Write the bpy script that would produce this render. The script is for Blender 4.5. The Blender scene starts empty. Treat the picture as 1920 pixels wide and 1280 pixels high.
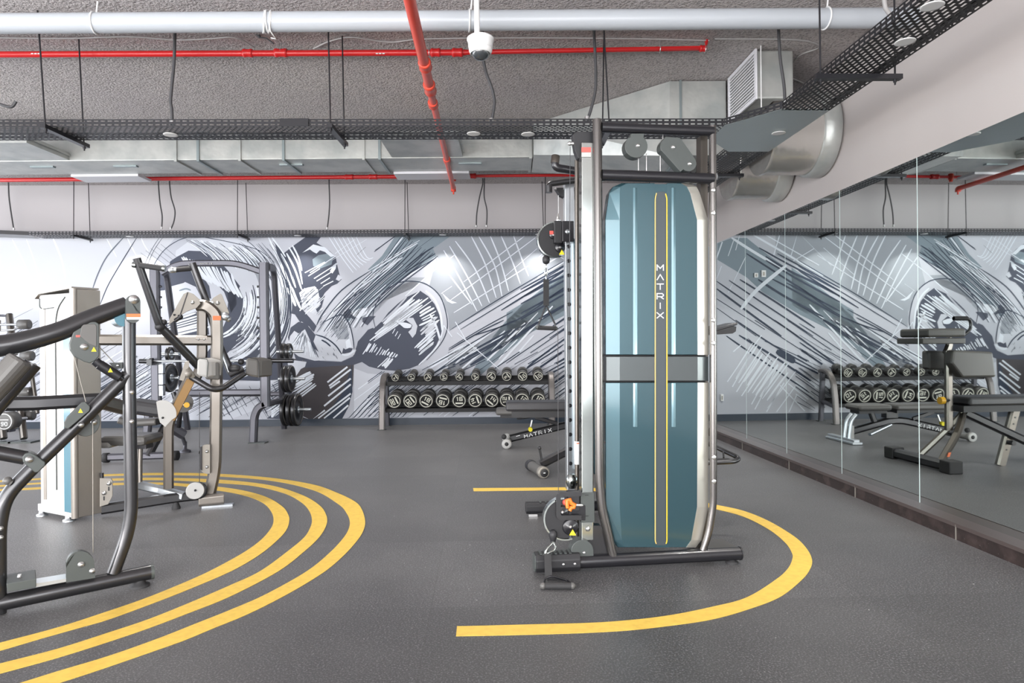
import bpy, bmesh, math, random
from mathutils import Vector, Matrix
sc = bpy.context.scene
col = sc.collection
rnd = random.Random(7)

# ---------------------------------------------------------------- camera, world, daylight, exposure
FOC = 1240.0            # focal length in pixels of a 1920 wide frame
ROLL = 0.0085
CAM = Vector((0, 0, 1.2))
cd = bpy.data.cameras.new('camera'); cam = bpy.data.objects.new('camera', cd); col.objects.link(cam)
cd.sensor_width = 36.0; cd.lens = FOC / 1920 * 36.0; cd.clip_start = 0.05
cam.location = CAM; cam.rotation_euler = (math.pi/2, ROLL, 0)
sc.camera = cam
sc.view_settings.view_transform = 'Standard'; sc.view_settings.look = 'None'
sc.view_settings.exposure = 0.16; sc.view_settings.gamma = 1.0
sc.view_settings.use_curve_mapping = False
w = bpy.data.worlds.new('daylight'); sc.world = w; w.use_nodes = True
w.node_tree.nodes['Background'].inputs[0].default_value = (0.85, 0.9, 1.0, 1)
w.node_tree.nodes['Background'].inputs[1].default_value = 0.6
sc.cycles.max_bounces = 8; sc.cycles.diffuse_bounces = 4; sc.cycles.glossy_bounces = 5
sc.cycles.transparent_max_bounces = 16
sc.cycles.use_denoising = True
sc.cycles.caustics_reflective = False; sc.cycles.caustics_refractive = False
sc.cycles.sample_clamp_indirect = 4.0

def area_light(name, loc, target, sx, sy, power, color=(1, 1, 1)):
    l = bpy.data.lights.new(name, 'AREA'); l.shape = 'RECTANGLE'; l.size = sx; l.size_y = sy
    l.energy = power; l.color = color
    o = bpy.data.objects.new(name, l); col.objects.link(o); o.location = loc
    d = Vector(target) - Vector(loc)
    o.rotation_euler = d.to_track_quat('-Z', 'Y').to_euler()
    return o
# daylight coming in through the window walls behind and to the left of the camera
area_light('window_daylight', (-3.0, -2.85, 1.75), (-3.0, 5, 1.75), 11.0, 3.0, 640, (1.0, 0.98, 0.96))
area_light('window_daylight', (-8.85, 3.2, 1.75), (0, 3.2, 1.75), 10.0, 3.0, 200, (0.93, 0.96, 1.0))

# area lights added at the windows, tilted up to brighten the ceiling
area_light('ceiling_fill', (-3.0, -2.8, 0.7), (-2.0, 3.2, 3.5), 11.0, 0.9, 430, (1.0, 0.96, 0.93))
area_light('ceiling_fill', (-8.8, 4.5, 0.7), (-2.0, 5.5, 3.5), 8.0, 0.9, 110, (1.0, 0.97, 0.95))
# ---------------------------------------------------------------- photo geometry helpers
def ray(px, py):
    x = px - 960.0; y = py - 640.0
    c, s = math.cos(ROLL), math.sin(ROLL)
    return Vector(((c*x - s*y)/FOC, 1.0, -(s*x + c*y)/FOC))
def PD(px, py, Y):                       # point at depth Y
    return CAM + ray(px, py)*Y
def PH(px, py, h):                       # point at height h
    d = ray(px, py); return CAM + d*((h-CAM.z)/d.z)
def FLR(px, py): return PH(px, py, 0.0)
MX0, MK = 2.906, -0.04                   # mirror plane x = MX0 + MK*y
BY0, BK = 9.68, 0.02                     # back wall plane y = BY0 + BK*x
def wallx(y, off=0.0): return MX0 + MK*y - off
def backy(x, off=0.0): return BY0 + BK*x - off
MN = Vector((1, -MK, 0)).normalized()
def hit(o, d, P0, N): return o + d*((P0-o).dot(N)/d.dot(N))
def refl(p):
    P0 = Vector((MX0, 0, 0)); return p - 2*(p-P0).dot(MN)*MN
BN = Vector((-BK, 1, 0)).normalized()
def MU(px, py):                          # where a pixel sees the back wall (directly or in the mirror) -> (x, z)
    d = ray(px, py); o = CAM.copy()
    if px > 1335:
        m = hit(o, d, Vector((MX0, 0, 0)), MN); d = d - 2*d.dot(MN)*MN; o = m
    p = hit(o, d, Vector((0, BY0, 0)), BN)
    return (p.x, p.z)
class Plane:                             # vertical plane through O along direction U
    def __init__(s, O, P):
        s.O = Vector((O[0], O[1], 0)); s.U = (Vector((P[0], P[1], 0)) - s.O).normalized()
        s.N = Vector((-s.U.y, s.U.x, 0))
        if s.N.y < 0: s.N = -s.N
    def p(s, px, py, v=0.0): return hit(CAM, ray(px, py), s.O + s.N*v, s.N)
    def w(s, u, z, v=0.0): return s.O + s.U*u + s.N*v + Vector((0, 0, z))

# ---------------------------------------------------------------- materials
def mat(name, c, rough=0.5, metal=0.0, spec=0.5, coat=0.0, emit=None, es=0.0, bump=None, noise=None):
    m = bpy.data.materials.new(name); m.use_nodes = True
    nt = m.node_tree; b = nt.nodes['Principled BSDF']
    b.inputs['Base Color'].default_value = (*c, 1); b.inputs['Roughness'].default_value = rough
    b.inputs['Metallic'].default_value = metal; b.inputs['Specular IOR Level'].default_value = spec
    b.inputs['Coat Weight'].default_value = coat; b.inputs['Coat Roughness'].default_value = 0.08
    if emit: b.inputs['Emission Color'].default_value = (*emit, 1); b.inputs['Emission Strength'].default_value = es
    tc = None
    if bump or noise:
        tc = nt.nodes.new('ShaderNodeNewGeometry')
    if noise:                              # list of (scale, detail, colour2, lo, hi)
        last = None
        for (s_, det, c2, lo, hi) in noise:
            n = nt.nodes.new('ShaderNodeTexNoise'); n.inputs['Scale'].default_value = s_; n.inputs['Detail'].default_value = det
            nt.links.new(tc.outputs['Position'], n.inputs['Vector'])
            mr = nt.nodes.new('ShaderNodeMapRange'); mr.inputs[1].default_value = lo; mr.inputs[2].default_value = hi
            nt.links.new(n.outputs['Fac'], mr.inputs[0])
            mx = nt.nodes.new('ShaderNodeMix'); mx.data_type = 'RGBA'
            if last: nt.links.new(last, mx.inputs[6])
            else: mx.inputs[6].default_value = (*c, 1)
            mx.inputs[7].default_value = (*c2, 1)
            nt.links.new(mr.outputs[0], mx.inputs[0]); last = mx.outputs[2]
        nt.links.new(last, b.inputs['Base Color'])
    if bump:
        s_, st, det = bump
        n = nt.nodes.new('ShaderNodeTexNoise'); n.inputs['Scale'].default_value = s_; n.inputs['Detail'].default_value = det
        nt.links.new(tc.outputs['Position'], n.inputs['Vector'])
        bp = nt.nodes.new('ShaderNodeBump'); bp.inputs['Strength'].default_value = st; bp.inputs['Distance'].default_value = 0.02
        nt.links.new(n.outputs['Fac'], bp.inputs['Height']); nt.links.new(bp.outputs[0], b.inputs['Normal'])
    return m

def perforated(name, c, p, q, L, W, stagger=0.0, rough=0.45, metal=0.6):
    m = mat(name, c, rough, metal); nt = m.node_tree; b = nt.nodes['Principled BSDF']; out = nt.nodes['Material Output']
    uv = nt.nodes.new('ShaderNodeTexCoord'); sp = nt.nodes.new('ShaderNodeSeparateXYZ'); nt.links.new(uv.outputs['UV'], sp.inputs[0])
    def M(op, a, bb=None, cc=None):
        n = nt.nodes.new('ShaderNodeMath'); n.operation = op
        for i, v in enumerate((a, bb, cc)):
            if v is None: continue
            if isinstance(v, (int, float)): n.inputs[i].default_value = v
            else: nt.links.new(v, n.inputs[i])
        return n.outputs[0]
    v = M('DIVIDE', sp.outputs[1], q)
    row = M('FLOOR', v)
    sh = M('MULTIPLY', M('PINGPONG', row, 1.0), stagger)
    u = M('ADD', M('DIVIDE', sp.outputs[0], p), sh)
    du = M('MULTIPLY', M('ABSOLUTE', M('SUBTRACT', M('FRACT', u), 0.5)), p)
    dv = M('MULTIPLY', M('ABSOLUTE', M('SUBTRACT', M('FRACT', v), 0.5)), q)
    hole = M('MULTIPLY', M('LESS_THAN', du, L/2), M('LESS_THAN', dv, W/2))
    tr = nt.nodes.new('ShaderNodeBsdfTransparent'); ms = nt.nodes.new('ShaderNodeMixShader')
    nt.links.new(hole, ms.inputs[0]); nt.links.new(b.outputs[0], ms.inputs[1]); nt.links.new(tr.outputs[0], ms.inputs[2])
    nt.links.new(ms.outputs[0], out.inputs[0])
    return m

M = {}
M['frame'] = mat('gunmetal_paint', (0.058, 0.058, 0.062), 0.30, 0.7, coat=0.35)
M['frame2'] = mat('gunmetal_paint_warm', (0.155, 0.14, 0.125), 0.33, 0.78, coat=0.25)
M['frame_far'] = mat('graphite_paint', (0.125, 0.125, 0.145), 0.42, 0.6)
M['black'] = mat('black_paint', (0.018, 0.018, 0.022), 0.32, 0.2, coat=0.3)
M['blackmatt'] = mat('black_plastic', (0.02, 0.02, 0.023), 0.5)
M['plate'] = mat('grey_plastic', (0.072, 0.082, 0.08), 0.40)
M['plate_beige'] = mat('beige_metal_plate', (0.31, 0.29, 0.26), 0.45, 0.3)
M['chrome'] = mat('chrome', (0.50, 0.54, 0.525), 0.14, 1.0)
M['chrome_d'] = mat('brushed_steel', (0.62, 0.66, 0.70), 0.3, 0.85)
M['steel'] = mat('zinc_steel', (0.7, 0.7, 0.7), 0.3, 0.9)
M['rubber'] = mat('black_rubber', (0.03, 0.03, 0.032), 0.7)
M['vinyl'] = mat('black_vinyl', (0.035, 0.035, 0.04), 0.42)
M['vinyl_g'] = mat('grey_vinyl', (0.115, 0.112, 0.108), 0.4)
M['vinyl_l'] = mat('light_grey_vinyl', (0.48, 0.48, 0.47), 0.4)
M['tower'] = mat('silver_shroud', (0.74, 0.73, 0.72), 0.3, 0.25, coat=0.3)
M['tower_side'] = mat('brushed_bronze_grey', (0.29, 0.265, 0.24), 0.38, 0.6)
M['tower_blue'] = mat('smoked_blue_plastic', (0.05, 0.17, 0.23), 0.25, coat=0.4)
M['teal'] = mat('teal_smoked_shroud', (0.038, 0.098, 0.122), 0.22, 0.5, spec=0.8, coat=0.6)
M['teal_band'] = mat('grey_smoked_band', (0.09, 0.105, 0.11), 0.3, 0.5, coat=0.3)
M['dumb'] = mat('dumbbell_rubber', (0.06, 0.059, 0.057), 0.42)
M['railb'] = mat('matt_black_rail', (0.010, 0.010, 0.012), 0.6)
M['post'] = mat('brushed_dark_post', (0.15, 0.142, 0.138), 0.27, 0.85, coat=0.2)
M['glint'] = mat('painted_glint_silver', (0.60, 0.585, 0.53), 0.33, 0.75)  # pale silver standing in for a bright reflection on the teal cover
M['slot'] = mat('dark_inlay', (0.05, 0.065, 0.075), 0.35, coat=0.3)
M['yellow'] = mat('yellow_stripe', (0.80, 0.52, 0.02), 0.4)
M['cream'] = mat('gold_stripe', (0.75, 0.52, 0.17), 0.4)
M['white'] = mat('white_print', (0.85, 0.87, 0.88), 0.5)
M['orange'] = mat('orange_plastic', (0.9, 0.22, 0.03), 0.4)
M['orange_l'] = mat('orange_label', (0.85, 0.20, 0.07), 0.5)
M['red_l'] = mat('red_label', (0.75, 0.12, 0.10), 0.5)
M['knob_y'] = mat('yellow_knob', (0.9, 0.50, 0.03), 0.35)
M['warn'] = mat('yellow_warning_label', (0.85, 0.75, 0.03), 0.5)
M['red'] = mat('red_pipe_paint', (0.62, 0.018, 0.02), 0.35, coat=0.2)
M['red2'] = mat('coral_red_pipe_paint', (0.78, 0.075, 0.04), 0.35, coat=0.2)
M['greypipe'] = mat('grey_pvc', (0.46, 0.49, 0.53), 0.32)
M['galv'] = mat('galvanised_duct', (0.52, 0.53, 0.51), 0.38, 0.45, bump=(6, 0.35, 3), noise=[(4, 3, (0.40, 0.42, 0.41), 0.4, 0.65)])
M['galv_d'] = mat('galvanised_plate', (0.30, 0.35, 0.36), 0.35, 0.6)
M['galv_l'] = mat('galvanised_sheet', (0.40, 0.45, 0.45), 0.3, 0.5, bump=(3, .2, 2))
M['alu'] = mat('aluminium_cladding', (0.66, 0.64, 0.61), 0.27, 0.75, bump=(9, 0.25, 2))
M['grille'] = mat('white_grille', (0.72, 0.72, 0.76), 0.5)
M['wire'] = mat('dark_conduit', (0.055, 0.055, 0.06), 0.5)
M['wire_l'] = mat('light_conduit', (0.42, 0.41, 0.41), 0.5)
M['camw'] = mat('white_plastic', (0.8, 0.8, 0.8), 0.35)
M['dome'] = mat('smoked_dome', (0.04, 0.045, 0.05), 0.05, coat=1.0)
M['tape'] = mat('yellow_floor_tape', (0.83, 0.56, 0.10), 0.55, noise=[(30, 2, (0.76, 0.50, 0.09), 0.4, 0.7)])
M['floor'] = mat('rubber_floor', (0.018, 0.0175, 0.021), 0.42, spec=0.8, bump=(160, 0.06, 2),
                 noise=[(1.1, 5, (0.048, 0.047, 0.049), 0.42, 0.62), (130, 3, (0.19, 0.19, 0.195), 0.50, 0.72), (210, 2, (0.008, 0.008, 0.010), 0.52, 0.68), (48, 1, (0.42, 0.42, 0.40), 0.79, 0.80)])
fb_ = M['floor'].node_tree.nodes['Principled BSDF']
fb_.inputs['Sheen Weight'].default_value = 0.165; fb_.inputs['Sheen Roughness'].default_value = 0.35; fb_.inputs['Sheen Tint'].default_value = (1.0, 0.96, 0.94, 1)
def mats_tone():           # square rubber mats: thin joints and slightly different tones
    nt = M['floor'].node_tree; ge = nt.nodes.new('ShaderNodeNewGeometry'); mp = nt.nodes.new('ShaderNodeMapping')
    mp.inputs['Rotation'].default_value = (0, 0, math.radians(-2.6)); mp.inputs['Location'].default_value = (.24, 0.0, 0)
    nt.links.new(ge.outputs['Position'], mp.inputs['Vector'])
    br = nt.nodes.new('ShaderNodeTexBrick'); br.offset = 0.0; br.squash = 1.0
    br.inputs['Scale'].default_value = 1.0; br.inputs['Brick Width'].default_value = 1.0; br.inputs['Row Height'].default_value = 1.0
    br.inputs['Mortar Size'].default_value = 0.0016; br.inputs['Bias'].default_value = 0.0
    br.inputs['Color1'].default_value = (1.25, 1.25, 1.25, 1); br.inputs['Color2'].default_value = (.72, .72, .74, 1); br.inputs['Mortar'].default_value = (.45, .45, .45, 1)
    nt.links.new(mp.outputs[0], br.inputs['Vector'])
    inp = fb_.inputs['Base Color']; src = inp.links[0].from_socket; mx = nt.nodes.new('ShaderNodeMix'); mx.data_type = 'RGBA'; mx.blend_type = 'MULTIPLY'
    mx.inputs[0].default_value = 1.0; nt.links.new(src, mx.inputs[6]); nt.links.new(br.outputs['Color'], mx.inputs[7]); nt.links.new(mx.outputs[2], inp)
mats_tone()
M['ceiling'] = mat('sprayed_concrete', (0.54, 0.50, 0.505), 0.9, bump=(60, 1.0, 4),
                   noise=[(0.9, 4, (0.60, 0.56, 0.55), 0.35, 0.65), (60, 4, (0.32, 0.295, 0.29), 0.46, 0.68)])
M['plaster'] = mat('pale_plaster', (0.50, 0.46, 0.45), 0.7, noise=[(0.7, 3, (0.55, 0.51, 0.495), 0.35, 0.7)])
M['plaster_back'] = mat('grey_plaster', (0.50, 0.475, 0.485), 0.75)
M['skirting'] = mat('navy_skirting', (0.018, 0.032, 0.055), 0.4)
M['stone'] = mat('dark_brown_tile', (0.035, 0.026, 0.025), 0.25, noise=[(9, 4, (0.07, 0.05, 0.047), 0.45, 0.7), (70, 2, (0.12, 0.10, 0.095), 0.68, 0.8)])
M['ledge'] = mat('brown_metal_ledge', (0.13, 0.105, 0.10), 0.3, 0.4)
M['mirror'] = mat('mirror_glass', (0.80, 0.855, 0.84), 0.015, 1.0)
M['edge'] = mat('glass_edge', (0.70, 0.84, 0.83), 0.3)
M['tray'] = perforated('perforated_black_tray', (0.03, 0.03, 0.034), 0.047, 0.024, 0.030, 0.008)
M['tray_base'] = perforated('perforated_tray_floor', (0.05, 0.052, 0.058), 0.040, 0.026, 0.024, 0.012, 0.5, 0.4, 0.7)
M['tray_r'] = perforated('perforated_wide_tray', (0.025, 0.024, 0.026), 0.052, 0.027, 0.031, 0.0105, 0.5, 0.45, 0.6)
M['lamp'] = mat('lamp_diffuser', (0.9, 0.9, 0.88), 0.4, emit=(1, 0.97, 0.92), es=1.2)
M['m_bg'] = mat('mural_pale_grey', (0.46, 0.485, 0.55), 0.55, noise=[(0.5, 2, (0.58, 0.60, 0.67), 0.3, 0.6)])
M['m_left'] = mat('mural_near_white', (0.60, 0.62, 0.67), 0.55)
M['m_mid'] = mat('mural_blue_grey', (0.22, 0.28, 0.33), 0.6)
M['m_mid2'] = mat('mural_light_blue_grey', (0.34, 0.37, 0.42), 0.6)
M['m_dark'] = mat('mural_slate', (0.048, 0.058, 0.092), 0.6)
M['m_navy'] = mat('mural_navy', (0.016, 0.030, 0.062), 0.6)
M['m_brown'] = mat('mural_charcoal', (0.052, 0.045, 0.052), 0.6)
M['m_white'] = mat('mural_white', (0.80, 0.85, 0.93), 0.6)
M['m_pale'] = mat('mural_off_white', (0.62, 0.65, 0.72), 0.6)

# ---------------------------------------------------------------- mesh builder
def fillet(path, rad, n=5):
    path = [Vector(p) for p in path]; out = [path[0]]
    for i in range(1, len(path)-1):
        a, b, c = path[i-1], path[i], path[i+1]
        la, lc = (a-b).length, (c-b).length
        r_ = min(rad, la*0.48, lc*0.48)
        p0 = b + (a-b)/la*r_; p1 = b + (c-b)/lc*r_
        for k in range(n+1):
            t = k/n; out.append((1-t)**2*p0 + 2*t*(1-t)*b + t*t*p1)
    out.append(path[-1]); return out
class MB:
    def __init__(s): s.v = []; s.f = []; s.sm = []; s.mi = []; s.uv = {}; s.cur = 0
    def add(s, vs, fs, smooth=False):
        b = len(s.v); s.v += [Vector(v) for v in vs]
        for f in fs: s.f.append([b+i for i in f]); s.sm.append(smooth); s.mi.append(s.cur)
        return b
    def poly(s, pts): s.add(pts, [list(range(len(pts)))])
    def prism(s, pts, vec, smooth=False):
        n = len(pts); vec = Vector(vec)
        s.add([Vector(p) for p in pts] + [Vector(p)+vec for p in pts], [list(range(n))[::-1], [n+i for i in range(n)]])
        s.add([Vector(p) for p in pts] + [Vector(p)+vec for p in pts], [[i, (i+1) % n, n+(i+1) % n, n+i] for i in range(n)], smooth)
        return s
    def box(s, a, b):
        (x0, y0, z0), (x1, y1, z1) = a, b
        return s.prism([(x0, y0, z0), (x1, y0, z0), (x1, y1, z0), (x0, y1, z0)], (0, 0, z1-z0))
    def obox(s, c, ax, ay, az):      # centre and three half-axis vectors
        c, ax, ay, az = map(Vector, (c, ax, ay, az))
        return s.prism([c-ax-ay-az, c+ax-ay-az, c+ax+ay-az, c-ax+ay-az], az*2)
    def tube(s, path, r, n=14, closed=False, prof=None, up=(0, 0, 1), caps=True, rad=None):
        path = [Vector(p) for p in path]
        if rad:
            P0 = path; path = fillet(path, rad)
            if isinstance(r, (list, tuple)):
                cum = [0.0]
                for a_, b_ in zip(P0[:-1], P0[1:]): cum.append(cum[-1]+(b_-a_).length)
                rr2 = []; acc = 0.0
                for i_, p_ in enumerate(path):
                    if i_: acc += (p_-path[i_-1]).length
                    j_ = 0
                    while j_ < len(cum)-2 and cum[j_+1] < acc: j_ += 1
                    u_ = min(1, max(0, (acc-cum[j_])/max(1e-9, cum[j_+1]-cum[j_]))); rr2.append(r[j_]+(r[j_+1]-r[j_])*u_)
                r = rr2
        N = len(path); up = Vector(up)
        def tan(i):
            if closed: return (path[(i+1) % N]-path[i-1]).normalized()
            a = path[max(0, i-1)]; b = path[min(N-1, i+1)]; return (b-a).normalized()
        t0 = tan(0); x = up - t0*up.dot(t0)
        if x.length < 1e-4: x = Vector((1, 0, 0)) - t0*t0.x
        x.normalize(); rings = []; pt = t0
        for i in range(N):
            t = tan(i); q = pt.rotation_difference(t); x = q @ x; x = (x - t*x.dot(t)).normalized(); pt = t
            y = t.cross(x); rr = r[i] if isinstance(r, (list, tuple)) else r
            k = 1.0
            if 0 < i < N-1 and prof:
                c_ = (path[i]-path[i-1]).normalized().dot((path[i+1]-path[i]).normalized()); k = 1/max(0.6, math.sqrt(max(0.0, (1+c_)/2)))
            if prof: rings.append([path[i] + x*(a*k) + y*b for a, b in prof])
            else: rings.append([path[i] + x*(math.cos(2*math.pi*j/n)*rr) + y*(math.sin(2*math.pi*j/n)*rr) for j in range(n)])
        m = len(rings[0]); vs = [p for rg in rings for p in rg]; fs = []
        for i in range(N if closed else N-1):
            for j in range(m):
                a = i*m+j; b = i*m+(j+1) % m; c = ((i+1) % N)*m+(j+1) % m; d = ((i+1) % N)*m+j; fs.append([a, b, c, d])
        s.add(vs, fs, smooth=prof is None)
        if caps and not closed:
            s.add(rings[0], [list(range(m))[::-1]]); s.add(rings[-1], [list(range(m))])
        return s
    def cyl(s, a, b, r, n=18, r2=None): return s.tube([a, b], [r, r if r2 is None else r2], n)
    def ball(s, c, r, n=12, sc_=(1, 1, 1)):
        c = Vector(c); vs = []; fs = []; R = n//2
        for i in range(R+1):
            th = math.pi*i/R
            for j in range(n):
                ph = 2*math.pi*j/n; vs.append(c + Vector((math.sin(th)*math.cos(ph)*r*sc_[0], math.sin(th)*math.sin(ph)*r*sc_[1], math.cos(th)*r*sc_[2])))
        for i in range(R):
            for j in range(n):
                fs.append([i*n+j, i*n+(j+1) % n, (i+1)*n+(j+1) % n, (i+1)*n+j])
        s.add(vs, fs, True); return s
    def lathe(s, c, axis, prof, n=24):   # prof: list of (distance along axis, radius)
        c = Vector(c); ax = Vector(axis).normalized(); path = [c+ax*d for d, _ in prof]
        x = ax.orthogonal().normalized(); y = ax.cross(x); vs = []
        for (d, r_) in prof:
            for j in range(n): vs.append(c+ax*d + (x*math.cos(2*math.pi*j/n)+y*math.sin(2*math.pi*j/n))*r_)
        fs = []
        for i in range(len(prof)-1):
            for j in range(n): fs.append([i*n+j, i*n+(j+1) % n, (i+1)*n+(j+1) % n, (i+1)*n+j])
        s.add(vs, fs, True)
        s.add(vs[:n], [list(range(n))[::-1]]); s.add(vs[-n:], [list(range(n))]); return s
    def ring(s, c, axis, r, rt, n=24, m=8, arc=None):
        c = Vector(c); ax = Vector(axis).normalized(); x = ax.orthogonal().normalized(); y = ax.cross(x)
        pts = [c + (x*math.cos(2*math.pi*j/n)+y*math.sin(2*math.pi*j/n))*r for j in range(n)]
        return s.tube(pts, rt, m, closed=True, up=ax)
    def sheet(s, a, b, c, d, ul, vl, u0=0.0):         # quad with uv in metres
        base = s.add([a, b, c, d], [[0, 1, 2, 3]]); s.uv[len(s.f)-1] = [(u0, 0), (u0+ul, 0), (u0+ul, vl), (u0, vl)]
        return s

ORG = {}
def tag(o, label=None, cat=None, group=None, kind=None):
    if label: o['label'] = label
    if cat: o['category'] = cat
    if group: o['group'] = group
    if kind: o['kind'] = kind
    return o
def build(name, mb, m, parent=None, label=None, bevel=0.0, origin=None, recalc=True):
    org = ORG[parent.name] if parent else Vector(origin or (0, 0, 0))
    me = bpy.data.meshes.new(name)
    me.from_pydata([v-org for v in mb.v], [], mb.f)
    ms = m if isinstance(m, (list, tuple)) else [m]
    for k in ms: me.materials.append(M[k] if isinstance(k, str) else k)
    for p, sm, mi in zip(me.polygons, mb.sm, mb.mi): p.use_smooth = sm; p.material_index = mi
    if mb.uv:
        ul = me.uv_layers.new(name='UVMap')
        for fi, uvs in mb.uv.items():
            for li, u in zip(me.polygons[fi].loop_indices, uvs): ul.data[li].uv = u
    if recalc and not mb.uv:
        bm = bmesh.new(); bm.from_mesh(me)
        bmesh.ops.remove_doubles(bm, verts=bm.verts, dist=1e-6) if len(bm.verts) < 20000 and bevel else None
        bmesh.ops.recalc_face_normals(bm, faces=bm.faces); bm.to_mesh(me); bm.free()
    me.update()
    o = bpy.data.objects.new(name, me); col.objects.link(o)
    if parent: o.parent = parent
    else: o.location = org
    ORG[o.name] = org
    if bevel:
        b = o.modifiers.new('bevel', 'BEVEL'); b.width = bevel; b.segments = 2; b.limit_method = 'ANGLE'; b.angle_limit = 0.6
    if label: o['label'] = label
    return o
def thing(name, loc, label, cat, group=None):
    o = bpy.data.objects.new(name, None); col.objects.link(o); o.location = loc; o.empty_display_size = 0.1
    ORG[o.name] = Vector(loc); return tag(o, label, cat, group)
def solo(name, mb, m, label, cat, group=None, bevel=0.0, origin=None, kind=None):
    return tag(build(name, mb, m, None, None, bevel, origin), label, cat, group, kind)
def copy_tree(o, parent=None):
    c = o.copy(); col.objects.link(c); c.parent = parent
    ORG[c.name] = ORG[o.name]
    for ch in list(o.children): copy_tree(ch, c)
    return c

# stroke lettering: polylines in a unit cell
GL = {'M': [[(0, 0), (0, 1), (.5, .35), (1, 1), (1, 0)]], 'A': [[(0, 0), (.5, 1), (1, 0)]], 'T': [[(0, 1), (1, 1)], [(.5, 1), (.5, 0)]],
      'R': [[(0, 0), (0, 1), (.8, 1), (1, .8), (1, .6), (.8, .42), (0, .42)], [(.5, .42), (1, 0)]], 'I': [[(.5, 0), (.5, 1)]],
      'X': [[(0, 0), (1, 1)], [(0, 1), (1, 0)]], '0': [[(0, 0), (0, 1), (1, 1), (1, 0), (0, 0)]], '1': [[(.3, .8), (.55, 1), (.55, 0)]],
      '2': [[(0, 1), (1, 1), (1, .5), (0, .5), (0, 0), (1, 0)]], '4': [[(0, 1), (0, .4), (1, .4)], [(.8, 1), (.8, 0)]],
      '5': [[(1, 1), (0, 1), (0, .5), (1, .5), (1, 0), (0, 0)]], '6': [[(1, 1), (0, 1), (0, 0), (1, 0), (1, .5), (0, .5)]],
      '7': [[(0, 1), (1, 1), (.4, 0)]], '8': [[(0, 0), (0, 1), (1, 1), (1, 0), (0, 0)], [(0, .5), (1, .5)]],
      '9': [[(0, 0), (1, 0), (1, 1), (0, 1), (0, .5), (1, .5)]], '3': [[(0, 1), (1, 1), (1, 0), (0, 0)], [(.2, .5), (1, .5)]]}
def strokes(mb, lines, o, ex, ey, en, w_, th=0.0006):
    o, ex, ey, en = map(Vector, (o, ex, ey, en)); nn = en.normalized()*th
    for ln in lines:
        pts = [o + ex*a + ey*b for a, b in ln]
        for a, b in zip(pts[:-1], pts[1:]):
            d = (b-a).normalized(); sd = d.cross(nn).normalized()*w_/2; e = d*w_*0.4
            mb.prism([a-e-sd, b+e-sd, b+e+sd, a-e+sd], nn)
def write(mb, text, o, ex, ey, en, cw, chh, step, w_, th=0.0006):
    """letters in cells cw wide and chh high along unit ex / ey, stepping by vector step"""
    o = Vector(o); ex = Vector(ex); ey = Vector(ey)
    for i, ch in enumerate(text):
        strokes(mb, GL[ch], o + Vector(step)*i, ex*cw, ey*chh, en, w_, th)

# ================================================================= STRUCTURE
def struct(name, mb, m, parent=None, bevel=0.0):
    o = build(name, mb, m, parent, None, bevel)
    if not parent: o['kind'] = 'structure'
    return o
CEIL = 3.51
XL, YF = -9.0, -3.0
b = MB(); b.box((XL-.2, YF-.2, -.15), (3.4, 10.2, 0)); struct('floor', b, 'floor')
b = MB(); b.box((XL-.2, YF-.2, CEIL), (3.4, 10.2, CEIL+.2)); struct('ceiling', b, 'ceiling')
def wallpoly(y0, y1, off, thick):   # footprint along the right wall
    return [(wallx(y0, off), y0), (wallx(y0, off)+thick, y0), (wallx(y1, off)+thick, y1), (wallx(y1, off), y1)]
XC = wallx(9.74)
b = MB(); b.prism([(XL, backy(XL), 0), (XC+.25, backy(XC+.25), 0), (XC+.25, backy(XC+.25)+.2, 0), (XL, backy(XL)+.2, 0)], (0, 0, CEIL))
wall_back = struct('wall_back', b, 'plaster_back')
b = MB(); b.prism([(XL, backy(XL, .018), 0), (XC-.01, backy(XC, .018), 0), (XC-.01, backy(XC), 0), (XL, backy(XL), 0)], (0, 0, .10)); struct('baseboard_back', b, 'skirting')
PL = .0966; MT = 2.411
b = MB()
b.prism([(x, y, 0) for x, y in wallpoly(-3.0, 9.735, -0.02, .3)], (0, 0, CEIL)); struct('wall_right', b, 'plaster')
b = MB()   # the beam front and wall above the mirrors, flush with the glass
b.prism([(x, y, MT) for x, y in wallpoly(-3.0, 9.735, 0.0, .02)], (0, 0, CEIL-MT)); struct('trim_1', b, 'plaster')
b = MB(); b.prism([(x, y, 0) for x, y in wallpoly(-3.0, 9.72, .119, .136)], (0, 0, PL-.006)); struct('baseboard_right', b, 'stone', bevel=0)
b = MB(); b.prism([(x, y, PL-.006) for x, y in wallpoly(-3.0, 9.72, .122, .122)], (0, 0, .006))
b.prism([(x, y, PL-.02) for x, y in wallpoly(-3.0, 9.72, .1235, .004)], (0, 0, .022)); struct('trim_2', b, 'ledge')
b = MB()
for yy in (2.84, 3.93, 5.0, 6.09, 7.2, 8.3): b.prism([(x, y, 0) for x, y in wallpoly(yy-.0018, yy+.0018, .1243, .02)], (0, 0, PL-.007))
struct('trim_3', b, 'plate_beige')
b = MB(); b.box((XL-.2, YF-.2, 0), (3.4, YF, .25)); b.box((XL-.2, YF-.2, 3.3), (3.4, YF, CEIL)); struct('wall_front', b, 'plaster_back')
b = MB(); b.box((XL-.2, YF, 0), (XL, 10.0, .25)); b.box((XL-.2, YF, 3.3), (XL, 10.0, CEIL)); b.box((XL-.2, 8.4, .25), (XL, 10.0, 3.3)); struct('wall_left', b, 'plaster_back')
M['winframe'] = mat('window_frame_paint', (0.08, 0.08, 0.085), 0.4, 0.3)
M['glass'] = mat('window_glass', (0.75, 0.8, 0.83), 0.1, emit=(0.85, 0.92, 1.0), es=1.6)
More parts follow.
